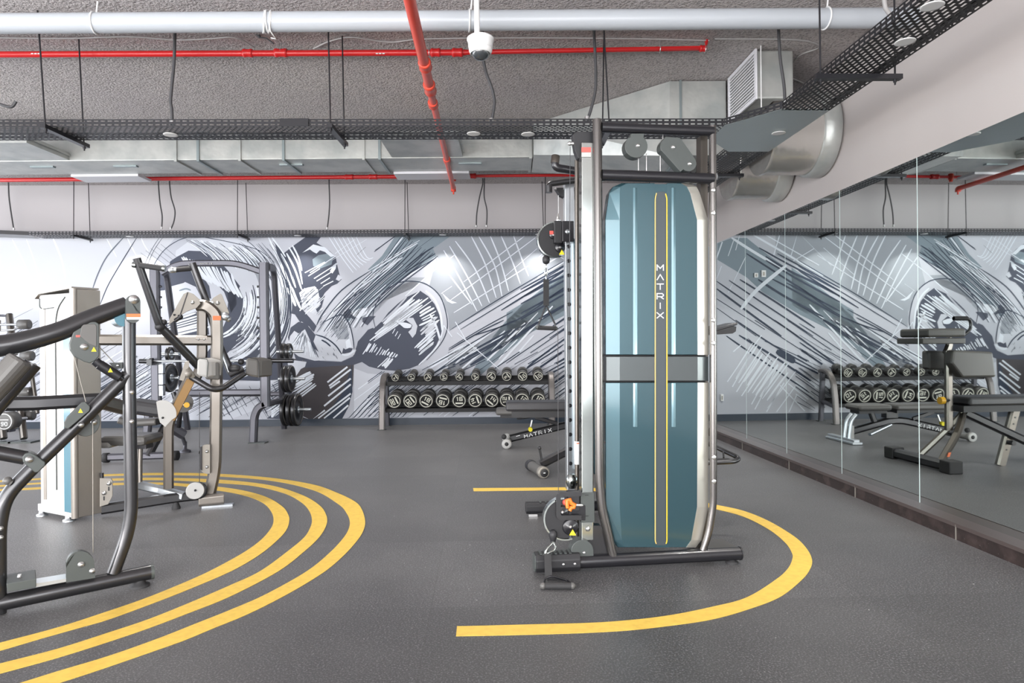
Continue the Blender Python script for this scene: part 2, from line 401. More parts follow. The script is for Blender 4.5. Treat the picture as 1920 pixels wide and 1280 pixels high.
for i in range(5):
    x0 = XL + i*2.45; fb = MB()
    for a, c in (((x0, .25), (x0+.07, 3.3)), ((x0+2.38, .25), (x0+2.45, 3.3)), ((x0+.07, .25), (x0+2.38, .32)), ((x0+.07, 3.23), (x0+2.38, 3.3))):
        fb.box((a[0], YF-.12, a[1]), (c[0], YF-.02, c[1]))
    wf = struct('window_%d' % (i+1), fb, 'winframe'); g = MB(); g.box((x0+.07, YF-.09, .32), (x0+2.38, YF-.08, 3.23)); build('glass_pane', g, 'glass', wf)
for i in range(4):
    y0 = YF + .6 + i*2.7; fb = MB()
    for a, c in (((y0, .25), (y0+.07, 3.3)), ((y0+2.63, .25), (y0+2.7, 3.3)), ((y0+.07, .25), (y0+2.63, .32)), ((y0+.07, 3.23), (y0+2.63, 3.3))):
        fb.box((XL-.12, a[0], a[1]), (XL-.02, c[0], c[1]))
    wf = struct('window_%d' % (i+6), fb, 'winframe'); g = MB(); g.box((XL-.09, y0+.07, .32), (XL-.08, y0+2.63, 3.23)); build('glass_pane', g, 'glass', wf)

# mirror panels with pale polished edges
mlab = ['mirror panel on the right wall just outside the right edge of the view', 'large mirror panel at the right edge showing the flat black bench',
        'mirror panel reflecting the pad stand and half the dumbbell rack', 'mirror panel reflecting the leftmost part of the reflected dumbbell rack',
        'narrow looking mirror panel reflecting grey band and dark diagonal lines', 'mirror panel just right of the teal cable machine',
        'mirror panel hidden behind the teal cable machine', 'mirror panel in the far corner beside the painted wall']
ys = [2.50, 3.47, 4.44, 5.41, 6.40, 7.38, 8.35, 9.30, 9.715]
ys = [1.53] + ys
mlab = ['mirror panel on the right wall nearest to the camera'] + mlab
for i in range(len(ys)-1):
    y0, y1 = ys[i]+.003, ys[i+1]-.003
    m_ = MB(); m_.prism([(x, y, PL) for x, y in wallpoly(y0, y1, 0.0, .0055)], (0, 0, MT-PL))
    mp = solo('mirror_panel', m_, 'mirror', mlab[i], 'mirror', 'mirror panels along the right wall')
    e_ = MB(); e_.prism([(x, y, PL) for x, y in wallpoly(y0-.006, y0, 0.0008, .006)], (0, 0, MT-PL)); build('polished_edge', e_, 'edge', mp)

# ---------------------------------------------------------------- painted mural on the back wall
MS = ['m_bg', 'm_left', 'm_mid', 'm_mid2', 'm_dark', 'm_navy', 'm_brown', 'm_white', 'm_pale']
MI = {k[2:]: i for i, k in enumerate(MS)}
mu = MB(); LAY = [0]
ZT = 2.76
def mup(q):      # (x,z) on the wall to a point at the current layer
    x, z = q; z = min(max(z, .10), ZT); x = min(x, XC-.012); return Vector((x, backy(x, .003+.0004*LAY[0]), z))
def z_(ox, oy, s=6.4): return lambda *l: [(ox+a/s, oy+c/s) for a, c in l]
C1, C2, C3, C4, C5, C6, C7, C8 = z_(0, 430), z_(280, 430), z_(500, 430), z_(500, 600), z_(760, 430), z_(760, 600), z_(1340, 430), z_(1340, 600)
def F(pts, c, lay):
    LAY[0] = lay; mu.cur = MI[c]; mu.poly([mup(MU(*p)) for p in pts])
def FW(pts, c, lay):
    LAY[0] = lay; mu.cur = MI[c]; mu.poly([mup(p) for p in pts])
def cr(pts, n=6):                       # Catmull-Rom through the points
    P = [pts[0]]+list(pts)+[pts[-1]]; out = []
    for i in range(1, len(P)-2):
        for k in range(n):
            t = k/n; a, b_, c, d = P[i-1], P[i], P[i+1], P[i+2]
            out.append(tuple(.5*((2*b_[j])+(-a[j]+c[j])*t+(2*a[j]-5*b_[j]+4*c[j]-d[j])*t*t+(-a[j]+3*b_[j]-3*c[j]+d[j])*t**3) for j in (0, 1)))
    out.append(tuple(P[-2])); return out
def S(pts, c, w_, lay, taper=0.25, n=5):
    LAY[0] = lay; mu.cur = MI[c]
    q = [MU(*p) for p in pts]
    if len(q) > 2: q = cr(q, n)
    w_ = w_*.0078; L = len(q); lo = []; hi = []
    for i, p in enumerate(q):
        a = q[max(0, i-1)]; d = q[min(L-1, i+1)]; tx, tz = d[0]-a[0], d[1]-a[1]; l_ = math.hypot(tx, tz) or 1
        t = i/(L-1); k = w_/2*(taper+(1-taper)*min(1, 4*min(t, 1-t)+.35))
        if not (0.10 < p[1] < ZT): k *= 0.3
        lo.append((p[0]-tz/l_*k, p[1]+tx/l_*k)); hi.append((p[0]+tz/l_*k, p[1]-tx/l_*k))
    vs = [mup(p) for p in lo+hi]; mu.add(vs, [[i, i+1, L+i+1, L+i] for i in range(L-1)])
def lerp(a, b_, t): return (a[0]+(b_[0]-a[0])*t, a[1]+(b_[1]-a[1])*t)
def hatch(A, B, n, c, w_, lay, jit=2.0, cut=0.25, bend=0.0):
    for i in range(n):
        t = (i+.5)/n + rnd.uniform(-.3, .3)/n
        a = lerp(A[0], A[1], t); b_ = lerp(B[0], B[1], t)
        s0 = rnd.uniform(0, cut); s1 = 1-rnd.uniform(0, cut)
        a2, b2 = lerp(a, b_, s0), lerp(a, b_, s1)
        mx = ((a2[0]+b2[0])/2 - (b2[1]-a2[1])*bend + rnd.uniform(-jit, jit)*.4, (a2[1]+b2[1])/2 + (b2[0]-a2[0])*bend + rnd.uniform(-jit, jit)*.4)
        S([a2, mx, b2], c, w_*rnd.uniform(.55, 1.35), lay+rnd.choice((0, 1)))
def field(x0, y0, x1, y1, slope, n, ln, c, w_, lay, poly=None):   # scattered parallel strokes
    for i in range(n):
        x = rnd.uniform(x0, x1); y = rnd.uniform(y0, y1); l_ = rnd.uniform(ln*.4, ln); dx = l_/math.hypot(1, slope)
        xa, xb = max(x0, x-dx/2), min(x1, x+dx/2)
        ya, yb = y-(x-xa)*slope, y+(xb-x)*slope
        if not (y0 < ya < y1 and y0 < yb < y1): continue
        S([(xa, ya), (xb, yb)], c, w_*rnd.uniform(.5, 1.4), lay+rnd.choice((0, 1)))
def arcs(cx, cy, r0, r1, a0, a1, n, c, w_, lay, ky=1.0):
    for i in range(n):
        r_ = r0+(r1-r0)*(i+rnd.uniform(.2, .8))/n; u, v = sorted((rnd.uniform(a0, a1), rnd.uniform(a0, a1)))
        if v-u < (a1-a0)*.25: v = min(a1, u+(a1-a0)*.35)
        S([(cx+r_*math.cos(math.radians(u+(v-u)*k/5)), cy+ky*r_*math.sin(math.radians(u+(v-u)*k/5))) for k in range(6)], c, w_*rnd.uniform(.5, 1.5), lay+rnd.choice((0, 1)), n=2)
# base coat
FW([(XL+.1, .10), (XC-.012, .10), (XC-.012, ZT), (XL+.1, ZT)], 'bg', 0)
F([(-150, 430), (330, 430), (300, 480), (240, 560), (225, 640), (200, 700), (100, 690), (-150, 700)], 'left', 1)
# far left: faint pale sweeps and grey arcs
for l_, w_ in ((C1((150, 120), (300, 420), (420, 700)), 2.5), (C1((320, 120), (420, 400), (470, 650)), 2), (C1((640, 110), (740, 360), (790, 600)), 3.5),
               (C1((1280, 110), (1340, 220), (1400, 330)), 2), (C1((1530, 100), (1570, 190), (1640, 320)), 2), (C1((1690, 90), (1730, 180), (1780, 260)), 2)): S(l_, 'white', w_, 2)
S(C1((1490, 90), (1290, 320), (1180, 530), (1115, 710)), 'mid2', 3.2, 3); S(C1((1490, 90), (1290, 320), (1180, 530), (1115, 710)), 'dark', 1.3, 4)
S(C1((1645, 95), (1420, 460), (1290, 690), (1205, 900)), 'dark', 2.0, 4)
S(C1((1920, 90), (1830, 230), (1740, 420), (1700, 600)), 'dark', 1.0, 4); S(C1((1960, 90), (1850, 250), (1770, 430)), 'dark', 1.0, 4)
for k in range(5): S(C1((1690+k*60, 280-k*26), (1960+k*50, 470-k*26)), 'dark', 0.9, 5)
for k in range(6): S(C1((180-k*60, 1060+k*30), (400-k*80, 950+k*40)), 'dark', 0.9, 4)
field(-60, 600, 235, 790, -.62, 110, 100, 'dark', 1.8, 4); field(-60, 640, 235, 790, -.62, 80, 90, 'white', 3.2, 3)
field(185, 660, 340, 788, -.62, 110, 95, 'navy', 2.2, 4); field(185, 660, 340, 788, -.62, 70, 80, 'white', 3.2, 5)
# capped head made of swirling strokes
F([(330, 470), (360, 448), (400, 443), (440, 446), (480, 462), (515, 490), (538, 530), (543, 580), (534, 630), (510, 650), (470, 660), (420, 690), (390, 700), (330, 690), (318, 600)], 'pale', 1)
F([(424, 520), (446, 535), (462, 570), (460, 610), (444, 645), (420, 668), (395, 680), (372, 680), (392, 656), (412, 630), (424, 600), (428, 565)], 'dark', 2)
F([(455, 470), (490, 500), (508, 545), (508, 600), (492, 640), (480, 640), (494, 600), (492, 550), (478, 510)], 'mid2', 2)
F(C2((250, 385), (330, 330), (470, 255), (620, 260), (720, 300), (840, 375), (950, 500), (1090, 680), (1040, 780), (1050, 900), (980, 1000), (955, 900), (900, 750), (760, 600), (600, 500), (480, 450), (240, 470)), 'dark', 2)
F(C2((100, 520), (260, 470), (500, 460), (640, 560), (720, 680), (745, 830), (690, 830), (610, 790), (560, 690), (430, 630), (310, 720), (120, 735)), 'dark', 2)
F(C2((140, 760), (240, 690), (420, 640), (560, 700), (600, 780), (640, 860), (500, 930), (400, 990), (240, 960), (130, 900)), 'pale', 3)
S(C2((360, 735), (440, 712), (500, 730)), 'mid', 3, 4)
S(C2((20, 560), (60, 420), (200, 230), (400, 112), (600, 90), (800, 120), (1000, 160), (1200, 210), (1350, 270), (1510, 400)), 'navy', 1.3, 6, n=4)
hatch(C2((340, 300), (980, 500)), C2((620, 590), (1130, 840)), 17, 'white', 3.4, 5, cut=.1, bend=.04)
hatch(C2((380, 100), (1150, 190)), C2((760, 380), (1500, 620)), 26, 'navy', 1.0, 5, bend=-.05)
hatch(C2((380, 100), (1150, 190)), C2((760, 380), (1500, 620)), 22, 'white', 2.4, 4, bend=-.05)
hatch(C2((1000, 110), (1500, 100)), C2((1500, 600), (1720, 640)), 12, 'navy', 1.1, 5, bend=-.06)
F(C2((200, 1100), (560, 985), (700, 1080), (720, 1260), (200, 1280)), 'dark', 2)
hatch(C2((160, 1120), (240, 1300)), C2((560, 990), (760, 1180)), 7, 'white', 4, 4, cut=.1)
arcs(398, 566, 58, 150, -22, 75, 40, 'white', 3.4, 4, 1.05); arcs(398, 566, 58, 150, -22, 78, 44, 'dark', 2.2, 4, 1.05)
arcs(398, 566, 100, 160, -45, 40, 16, 'navy', 1.2, 6, 1.05)
S([(532, 500), (545, 560), (543, 610), (530, 650)], 'navy', 1.8, 7)
F([(395, 700), (430, 672), (475, 648), (515, 640), (530, 655), (548, 668), (552, 700), (520, 715), (420, 712)], 'dark', 2)
F([(440, 716), (520, 712), (545, 700), (570, 672), (572, 680), (545, 720), (500, 760), (430, 788), (380, 788), (330, 788), (360, 740)], 'pale', 3)
field(400, 716, 540, 788, 1.7, 46, 60, 'dark', 2.0, 4); field(330, 716, 540, 788, -.55, 46, 90, 'dark', 1.8, 4)
# neck and shoulder strokes
F(C3((100, 160), (200, 290), (270, 300), (430, 300), (440, 500), (420, 700), (420, 940), (350, 930), (270, 830), (240, 650), (150, 400)), 'dark', 2)
for l_, w_ in ((C3((90, 250), (190, 480), (300, 700)), 4), (C3((170, 290), (270, 480), (350, 700)), 4), (C3((240, 285), (340, 480), (420, 720)), 3.6), (C3((270, 215), (380, 420), (430, 660)), 3.2),
               (C3((310, 190), (380, 330), (425, 495)), 3.2), (C3((20, 90), (120, 300), (260, 600)), 3), (C3((60, 90), (140, 200), (230, 330)), 3), (C3((300, 690), (350, 820), (410, 950)), 4.5),
               (C3((240, 700), (300, 800), (350, 920)), 5)): S(l_, 'white', w_, 6)
F(C3((270, 830), (330, 760), (360, 850), (420, 950), (520, 1060), (600, 1160), (570, 1230), (470, 1150), (400, 1110), (340, 1020), (275, 1000)), 'dark', 3)
# head in dark silhouette
F(C3((200, 290), (330, 190), (470, 90), (660, 80), (600, 160), (760, 260), (830, 330), (850, 440), (880, 560), (900, 600), (850, 650), (780, 680), (700, 760), (660, 830), (600, 780), (620, 720), (560, 690), (440, 720), (350, 680), (290, 480)), 'dark', 3)
F(C3((550, 360), (620, 310), (730, 290), (800, 330), (780, 420), (640, 470), (560, 440)), 'mid', 4)
F(C3((430, 280), (560, 180), (700, 215), (820, 320), (770, 330), (700, 270), (640, 250), (600, 290), (560, 270), (520, 240)), 'white', 5)
for a in ((((460, 520), (700, 390))), (((520, 520), (830, 320))), (((500, 560), (640, 470))), (((570, 590), (850, 410))), (((600, 620), (780, 510))), (((650, 650), (760, 580))), (((680, 680), (800, 620)))): S(C3(*a), 'white', 3.6, 6)
F(C3((760, 500), (800, 430), (840, 400), (830, 470), (790, 530)), 'white', 6); F(C3((830, 600), (860, 540), (910, 580), (870, 620)), 'pale', 6)
F(C3((390, 760), (480, 700), (580, 680), (620, 740), (640, 850), (620, 960), (560, 1010), (470, 960), (430, 900)), 'pale', 4)
field(562, 540, 605, 592, -.9, 34, 16, 'navy', 1.6, 6); field(562, 536, 612, 592, -.9, 30, 18, 'white', 2.4, 6)
F(C3((590, 950), (650, 900), (640, 850), (700, 790), (660, 930), (610, 1000)), 'dark', 5)
for k in range(7): S(C3((740+55*k, 80), (900+50*k, 330), (1040+40*k, 520-k*30)), 'white', 1.8, 4)
S(C3((820, 290), (1060, 120)), 'white', 1.8, 4); S(C3((700, 420), (1200, 120)), 'white', 1.4, 4); S(C3((1080, 310), (1190, 210)), 'navy', 1.0, 5)
S(C3((1290, 270), (1420, 170), (1560, 70)), 'navy', 1.8, 6); S(C3((1300, 250), (1480, 130)), 'navy', 1.4, 6)
# broad grey diagonal sweep down from the tray
F([(742, 441), (847, 441), (812, 466), (818, 480), (770, 512), (700, 562), (672, 592), (640, 610), (652, 585), (668, 560), (690, 538), (705, 515), (690, 505), (716, 480)], 'mid', 3)
F([(690, 600), (730, 560), (775, 540), (800, 520), (760, 520), (700, 570), (670, 600)], 'mid2', 3)
GLc = [(592, 622), (622, 582), (668, 535), (712, 492), (752, 441)]; GRc = [(680, 612), (706, 575), (756, 530), (800, 497), (822, 482)]
for i in range(15):
    t = (i+rnd.uniform(.35, .65))/15; s0 = rnd.uniform(0, 1.6); pts = [lerp(a, c, t) for a, c in zip(GLc, GRc)]
    k0 = rnd.choice((0, 0, 1)); k1 = rnd.choice((4, 5, 5, 5)); pts = pts[k0:k1]
    S([(p[0]+rnd.uniform(-1.5, 1.5), p[1]+rnd.uniform(-1.5, 1.5)) for p in pts], 'navy', rnd.uniform(1.2, 2.4), 6)
for i in range(7):
    t = (i+.5)/7; pts = [lerp(a, c, t) for a, c in zip(GLc, GRc)][0:rnd.choice((3, 4, 4, 5))]
    S([(p[0]+rnd.uniform(-2, 2), p[1]+rnd.uniform(-2, 2)) for p in pts], 'white', rnd.uniform(1.6, 3.4), 5)
S(C3((600, 1150), (680, 1000), (900, 730), (1240, 500)), 'navy', 2.2, 7); S(C3((800, 990), (1000, 830), (1220, 690), (1390, 500)), 'navy', 1.8, 7)
hatch([(800, 441), (760, 480)], [(690, 505), (650, 560)], 5, 'white', 2.2, 6)
F(C3((930, 990), (1000, 950), (1060, 1080), (1000, 1060), (920, 1070)), 'dark', 6); F(C3((1150, 1060), (1240, 1040), (1310, 1040), (1210, 1150), (1150, 1110)), 'dark', 6)
F(C3((1000, 1010), (1110, 950), (1220, 940), (1200, 1010), (1100, 1070)), 'white', 6)
# gloved fist
F([(592, 628), (612, 600), (640, 590), (655, 608), (662, 635), (664, 652), (668, 656), (664, 665), (640, 677), (612, 675), (598, 662), (588, 640)], 'pale', 5)
S([(606, 604), (640, 590), (655, 608), (662, 635), (664, 655)], 'navy', 2.0, 8); S([(592, 627), (612, 634), (630, 648), (641, 664)], 'navy', 2.6, 8)
S([(603, 637), (612, 642), (620, 649)], 'navy', 3, 8); F([(641, 664), (644, 652), (648, 655), (655, 652), (662, 653), (658, 660)], 'dark', 8)
S([(641, 664), (652, 665), (665, 657)], 'white', 4, 9); F([(648, 640), (655, 634), (660, 650), (650, 653)], 'white', 8)
field(600, 596, 656, 640, -1.1, 40, 18, 'navy', 1.0, 7); field(602, 650, 640, 674, 1.6, 14, 7, 'navy', .9, 7); F([(622, 612), (640, 596), (652, 612), (655, 636), (634, 636)], 'mid2', 6)
# forearm
F([(540, 640), (543, 620), (552, 608), (566, 603), (580, 612), (592, 630), (590, 645), (600, 662), (610, 675), (590, 676), (560, 668), (544, 655)], 'pale', 4)
F([(540, 632), (545, 614), (560, 603), (574, 606), (592, 628), (588, 640), (598, 660), (588, 652), (578, 630), (572, 617), (560, 625), (552, 620), (544, 630), (542, 640)], 'dark', 5)
hatch([(542, 648), (600, 672)], [(566, 618), (584, 640)], 13, 'navy', 1.2, 6, cut=.3); hatch([(542, 655), (596, 674)], [(560, 622), (582, 640)], 10, 'white', 2, 6)
F([(551, 662), (600, 676), (640, 678), (662, 668), (672, 640), (690, 618), (700, 614), (700, 640), (680, 678), (663, 684), (560, 690)], 'dark', 3)
# trunk below, dark with white hatching
F([(548, 672), (600, 678), (640, 680), (664, 676), (662, 720), (655, 760), (642, 788), (530, 788), (540, 720)], 'brown', 2)
F([(660, 682), (661, 735), (652, 765), (641, 788), (606, 788), (640, 740), (655, 700)], 'navy', 3)
for a in (((730, 745), (970, 560)), ((750, 790), (1010, 590)), ((760, 815), (880, 730)), ((740, 910), (1010, 700)), ((690, 1030), (1010, 770)), ((620, 1180), (1010, 880)), ((690, 1180), (1000, 930)), ((800, 1180), (980, 1020)), ((560, 1190), (700, 1080))): S(C4(*a), 'white', 4.4, 6, taper=.6)
F(C4((310, 640), (460, 560), (480, 500), (320, 480), (250, 520)), 'pale', 4)
hatch([(545, 712), (548, 758)], [(590, 690), (594, 722)], 8, 'white', 4.2, 6, cut=.2); hatch([(500, 722), (510, 786)], [(560, 692), (560, 740)], 14, 'navy', 1.6, 7)
S(C4((370, 1130), (500, 1200)), 'white', 5, 6)
F(C4((0, 1180), (170, 1050), (190, 1190)), 'dark', 4); hatch(C4((0, 1090), (40, 1190)), C4((180, 960), (180, 1100)), 5, 'white', 3.5, 5)
# barbell plate
F([(706, 612), (712, 570), (735, 540), (772, 527), (808, 537), (832, 565), (838, 600), (832, 630), (815, 660), (790, 685), (760, 694), (720, 680), (700, 650)], 'bg', 3)
F([(745, 570), (760, 558), (788, 545), (803, 555), (815, 570), (824, 590), (829, 612), (827, 628), (818, 647), (805, 665), (790, 682), (768, 691), (742, 695), (716, 693), (692, 687), (672, 674), (667, 658), (671, 640), (688, 621), (702, 615), (716, 602), (728, 586)], 'dark', 4)
S([(704, 615), (700, 585), (718, 550), (745, 531), (772, 527), (800, 533), (825, 555), (837, 590), (838, 618), (826, 645), (800, 675)], 'navy', 1.8, 8, n=5)
S([(798, 545), (815, 562), (826, 590), (829, 620)], 'white', 4, 7); S([(806, 588), (818, 612), (826, 640)], 'white', 4, 8); S([(832, 610), (822, 645), (800, 670), (785, 684)], 'white', 2.6, 8)
hatch([(680, 655), (712, 610)], [(818, 560), (785, 543)], 8, 'white', 3.2, 7, cut=.2); hatch([(700, 640), (712, 606)], [(800, 570), (760, 555)], 5, 'bg', 5, 6, cut=.35)
hatch([(677, 664), (740, 672)], [(694, 636), (748, 662)], 13, 'white', 2.4, 7, cut=.3); hatch([(704, 690), (722, 692)], [(728, 668), (738, 672)], 4, 'white', 3, 7)
hatch([(776, 652), (786, 668)], [(818, 612), (820, 642)], 6, 'white', 3.2, 7, cut=.2); hatch([(780, 590), (788, 618)], [(812, 570), (826, 600)], 6, 'white', 2.8, 7)
hatch([(785, 620), (795, 650)], [(822, 590), (826, 612)], 6, 'pale', 3, 7)
for k in range(4): S([(731+k*5, 620+k*5), (736+k*5, 611+k*5)], 'white', 2.4, 7)
F(C3((1540, 1090), (1620, 1100), (1740, 1140), (1730, 1180), (1660, 1190), (1600, 1140)), 'white', 8); S(C3((1560, 1120), (1640, 1180), (1720, 1185), (1745, 1150), (1700, 1120), (1600, 1110)), 'navy', 1.0, 9)
F(C3((1640, 1060), (1760, 1060), (1810, 1160), (1790, 1250), (1750, 1300), (1700, 1230), (1740, 1190), (1730, 1130)), 'pale', 7)
# pale grey field with crossing white sweeps
F([(847, 441), (1100, 441), (1100, 480), (1010, 520), (920, 575), (842, 618), (840, 590), (826, 556), (805, 536), (818, 486), (812, 466)], 'mid2', 1)
for l_ in (((600, 140), (840, 480), (1010, 880)), ((530, 200), (740, 560), (920, 920)), ((460, 250), (640, 560), (860, 980)), ((370, 330), (600, 640), (800, 900)), ((790, 80), (960, 420), (1090, 820)), ((880, 80), (1070, 430), (1160, 800)), ((1020, 80), (1140, 380), (1240, 740)), ((1150, 80), (1290, 400), (1380, 650)), ((1300, 80), (1400, 360), (1480, 560))): S(C5(*l_), 'white', 2.6, 5)
for l_ in (((540, 850), (900, 590), (1560, 100)), ((580, 1000), (1000, 740), (1660, 320)), ((700, 630), (1100, 330), (1430, 80)), ((1190, 570), (1580, 230)), ((430, 770), (560, 680)), ((0, 800), (300, 530), (600, 300))): S(C5(*l_), 'white', 1.9, 5)
F(C5((440, 760), (540, 850), (620, 880), (560, 890), (500, 860)), 'white', 5)
for l_, w_ in ((((0, 510), (180, 400), (360, 290)), 2.2), (((0, 560), (200, 440), (370, 340)), 1.6), (((0, 460), (170, 320), (340, 210)), 2.6), (((0, 340), (350, 80)), 1.2), (((0, 250), (240, 70)), 1.2), (((0, 150), (110, 70)), 1.2)): S(C5(*l_), 'navy', w_, 6)
# grey band and dark diagonals right of the plate
F([(1070, 503), (1070, 574), (1010, 612), (955, 655), (905, 700), (880, 704), (905, 665), (925, 630), (950, 600), (985, 566), (1030, 530)], 'mid', 2)
F([(840, 660), (900, 640), (960, 600), (1000, 600), (940, 650), (880, 690), (840, 700)], 'mid2', 2)
F([(820, 780), (690, 786), (664, 786), (664, 690), (690, 700), (760, 705), (820, 690), (900, 640), (860, 720)], 'pale', 2)
for l_, w_ in ((((530, 1210), (1100, 850), (1660, 520), (1900, 380)), 1.7), (((660, 1200), (1200, 870), (1650, 600), (1900, 450)), 1.7), (((1150, 970), (1650, 660), (1900, 500)), 3), (((520, 1430), (900, 1200), (1290, 985)), 1.8), (((800, 1280), (1350, 1080), (1900, 700)), 2.4)): S(C5(*l_), 'navy', w_, 7)
for l_, w_ in ((((200, 600), (700, 330), (1100, 100), (1320, 0)), 2), (((520, 360), (900, 140), (1180, 0)), 2.4), (((330, 640), (800, 370), (1280, 110)), 3.6), (((570, 540), (1000, 310), (1500, 20)), 5), (((780, 540), (1200, 280), (1600, 20)), 6.5), (((650, 540), (1100, 280)), 5), (((1060, 590), (1370, 380)), 4), (((1310, 530), (1590, 380)), 2.4), (((1210, 520), (1620, 240), (1900, 60)), 1.8), (((1260, 600), (1900, 200)), 1.4),
               (((1440, 590), (1740, 400), (1900, 290)), 2.6), (((1630, 520), (1900, 360)), 2), (((1810, 520), (1930, 450)), 7), (((860, 620), (1220, 370)), 2), (((700, 600), (960, 480)), 3), (((1640, 600), (1900, 480)), 1.6), (((1760, 700), (1900, 600)), 1.5), (((330, 640), (600, 450)), 2), (((480, 590), (600, 550)), 4)): S(C6(*l_), 'navy', w_, 7)
hatch([(775, 700), (935, 706)], [(880, 640), (1062, 560)], 14, 'white', 3.2, 6, cut=.5); hatch([(905, 706), (1062, 706)], [(1000, 640), (1070, 660)], 14, 'pale', 3, 5)
for l_ in (((560, 200), (460, 60)), ((740, 260), (600, 20)), ((980, 460), (620, 150)), ((1140, 600), (960, 440)), ((700, 460), (860, 330))): S(C6(*l_), 'white', 3, 8)
field(690, 692, 1066, 789, -.72, 120, 105, 'navy', 2.3, 6); field(664, 700, 1066, 788, -.72, 80, 95, 'white', 3.4, 5)
for k in range(12): S([(650+k*9, 788), (690+k*10, 745-k*1.0), (735+k*12, 700-k*.5)], 'navy', rnd.uniform(1.1, 2.0), 7)
# part of the mural seen only in the mirrors
F([(1345, 456), (1372, 446), (1400, 446), (1440, 478), (1500, 520), (1577, 568), (1600, 582), (1600, 640), (1500, 590), (1430, 548), (1400, 520), (1345, 487)], 'mid', 2)
for l_, w_ in ((((530, 220), (850, 400), (1200, 580), (1500, 740)), 2.2), (((750, 290), (1100, 480), (1500, 700)), 2), (((610, 325), (900, 500), (1200, 640), (1500, 800)), 3), (((610, 370), (1000, 600), (1500, 870)), 2.4), (((380, 290), (800, 560), (1300, 880)), 2.4), (((520, 600), (850, 810), (1300, 1050)), 3), (((680, 590), (1000, 760), (1500, 1050)), 2.2),
               (((300, 600), (700, 850), (1200, 1180)), 2.4), (((170, 610), (600, 900), (1180, 1280)), 1.8), (((20, 620), (500, 950), (1000, 1280)), 1.8), (((20, 710), (400, 990), (800, 1280)), 2.6), (((20, 830), (600, 1200)), 1.6), (((20, 940), (500, 1280)), 1.6), (((860, 640), (1200, 820), (1500, 980)), 2), (((1000, 900), (1500, 1200)), 2.4)): S(C7(*l_), 'navy', w_*1.45, 7)
for l_, w_ in ((((140, 190), (500, 440), (1110, 850)), 2), (((290, 180), (700, 430), (1150, 730)), 2.8), (((740, 370), (860, 440), (960, 500)), 8), (((250, 0), (700, 300), (1230, 600)), 2), (((480, 0), (1240, 490)), 2), (((400, 220), (690, 500)), 1.4), (((720, 0), (1250, 380), (1440, 530)), 2.2), (((870, 0), (1400, 360)), 2.2), (((1040, 360), (1290, 530)), 5), (((1180, 340), (1430, 490)), 2.4), (((600, 250), (1130, 490)), 2), (((960, 500), (1240, 640)), 4)): S(C8(*l_), 'navy', w_*1.45, 7)
for l_ in (((150, 740), (400, 370)), ((210, 800), (440, 400)), ((260, 860), (500, 470)), ((320, 910), (620, 470)), ((440, 1010), (720, 500)), ((480, 1070), (760, 540)), ((620, 1100), (830, 750)), ((740, 1100), (960, 800)), ((890, 1100), (980, 900)), ((400, 400), (560, 180)), ((220, 380), (310, 300)), ((780, 780), (1080, 1090)), ((880, 760), (1120, 950))): S(C8(*l_), 'white', 4.2, 8)
hatch([(1362, 716), (1440, 768)], [(1410, 640), (1500, 690)], 12, 'white', 3.4, 8, cut=.2)
for l_, w_ in ((((20, 350), (90, 150)), 3.5), (((160, 320), (230, 120)), 2), (((250, 250), (300, 60)), 2), (((700, 330), (780, 60)), 2.8), (((910, 330), (990, 50)), 2.4), (((200, 100), (500, 290), (860, 500)), 4), (((450, 60), (900, 320), (1300, 560)), 3), (((600, 60), (1250, 430)), 3), (((160, 760), (370, 330)), 2), (((20, 600), (80, 440)), 2), (((940, 380), (1190, 230)), 2)): S(C7(*l_), 'white', w_*1.3, 6)
S(C7((310, 960), (500, 730), (860, 430)), 'white', 7, 8); S(C7((1020, 50), (1400, 440)), 'white', 2, 5)
LAY[0] = 0
mural = build('painted_mural', mu, MS, wall_back, recalc=False)
for p_ in mural.data.polygons:
    pass

# ---------------------------------------------------------------- yellow floor tape
def tape(outer, inner, label):
    n = 8; A = cr([tuple(FLR(*p)[:2]) for p in outer], n); B = cr([tuple(FLR(*p)[:2]) for p in inner], n)
    def resamp(P, k):
        d = [0]
        for a, c in zip(P[:-1], P[1:]): d.append(d[-1]+math.dist(a, c))
        out = []; j = 0
        for i in range(k):
            t = d[-1]*i/(k-1)
            while j < len(d)-2 and d[j+1] < t: j += 1
            u = (t-d[j])/max(1e-9, d[j+1]-d[j]); out.append(lerp(P[j], P[j+1], min(1, u)))
        return out
    A, B = resamp(A, 150), resamp(B, 150); m_ = MB(); h = .0015
    vs = [(x, y, h) for x, y in A]+[(x, y, h) for x, y in B]+[(x, y, 0.0002) for x, y in A]+[(x, y, 0.0002) for x, y in B]
    N = 150; m_.add(vs, [[i, i+1, N+i+1, N+i] for i in range(N-1)] + [[i, i+1, 2*N+i+1, 2*N+i] for i in range(N-1)] + [[N+i, N+i+1, 3*N+i+1, 3*N+i] for i in range(N-1)])
    return solo('floor_tape', m_, 'tape', label, 'floor tape', 'yellow tape lines on the floor')
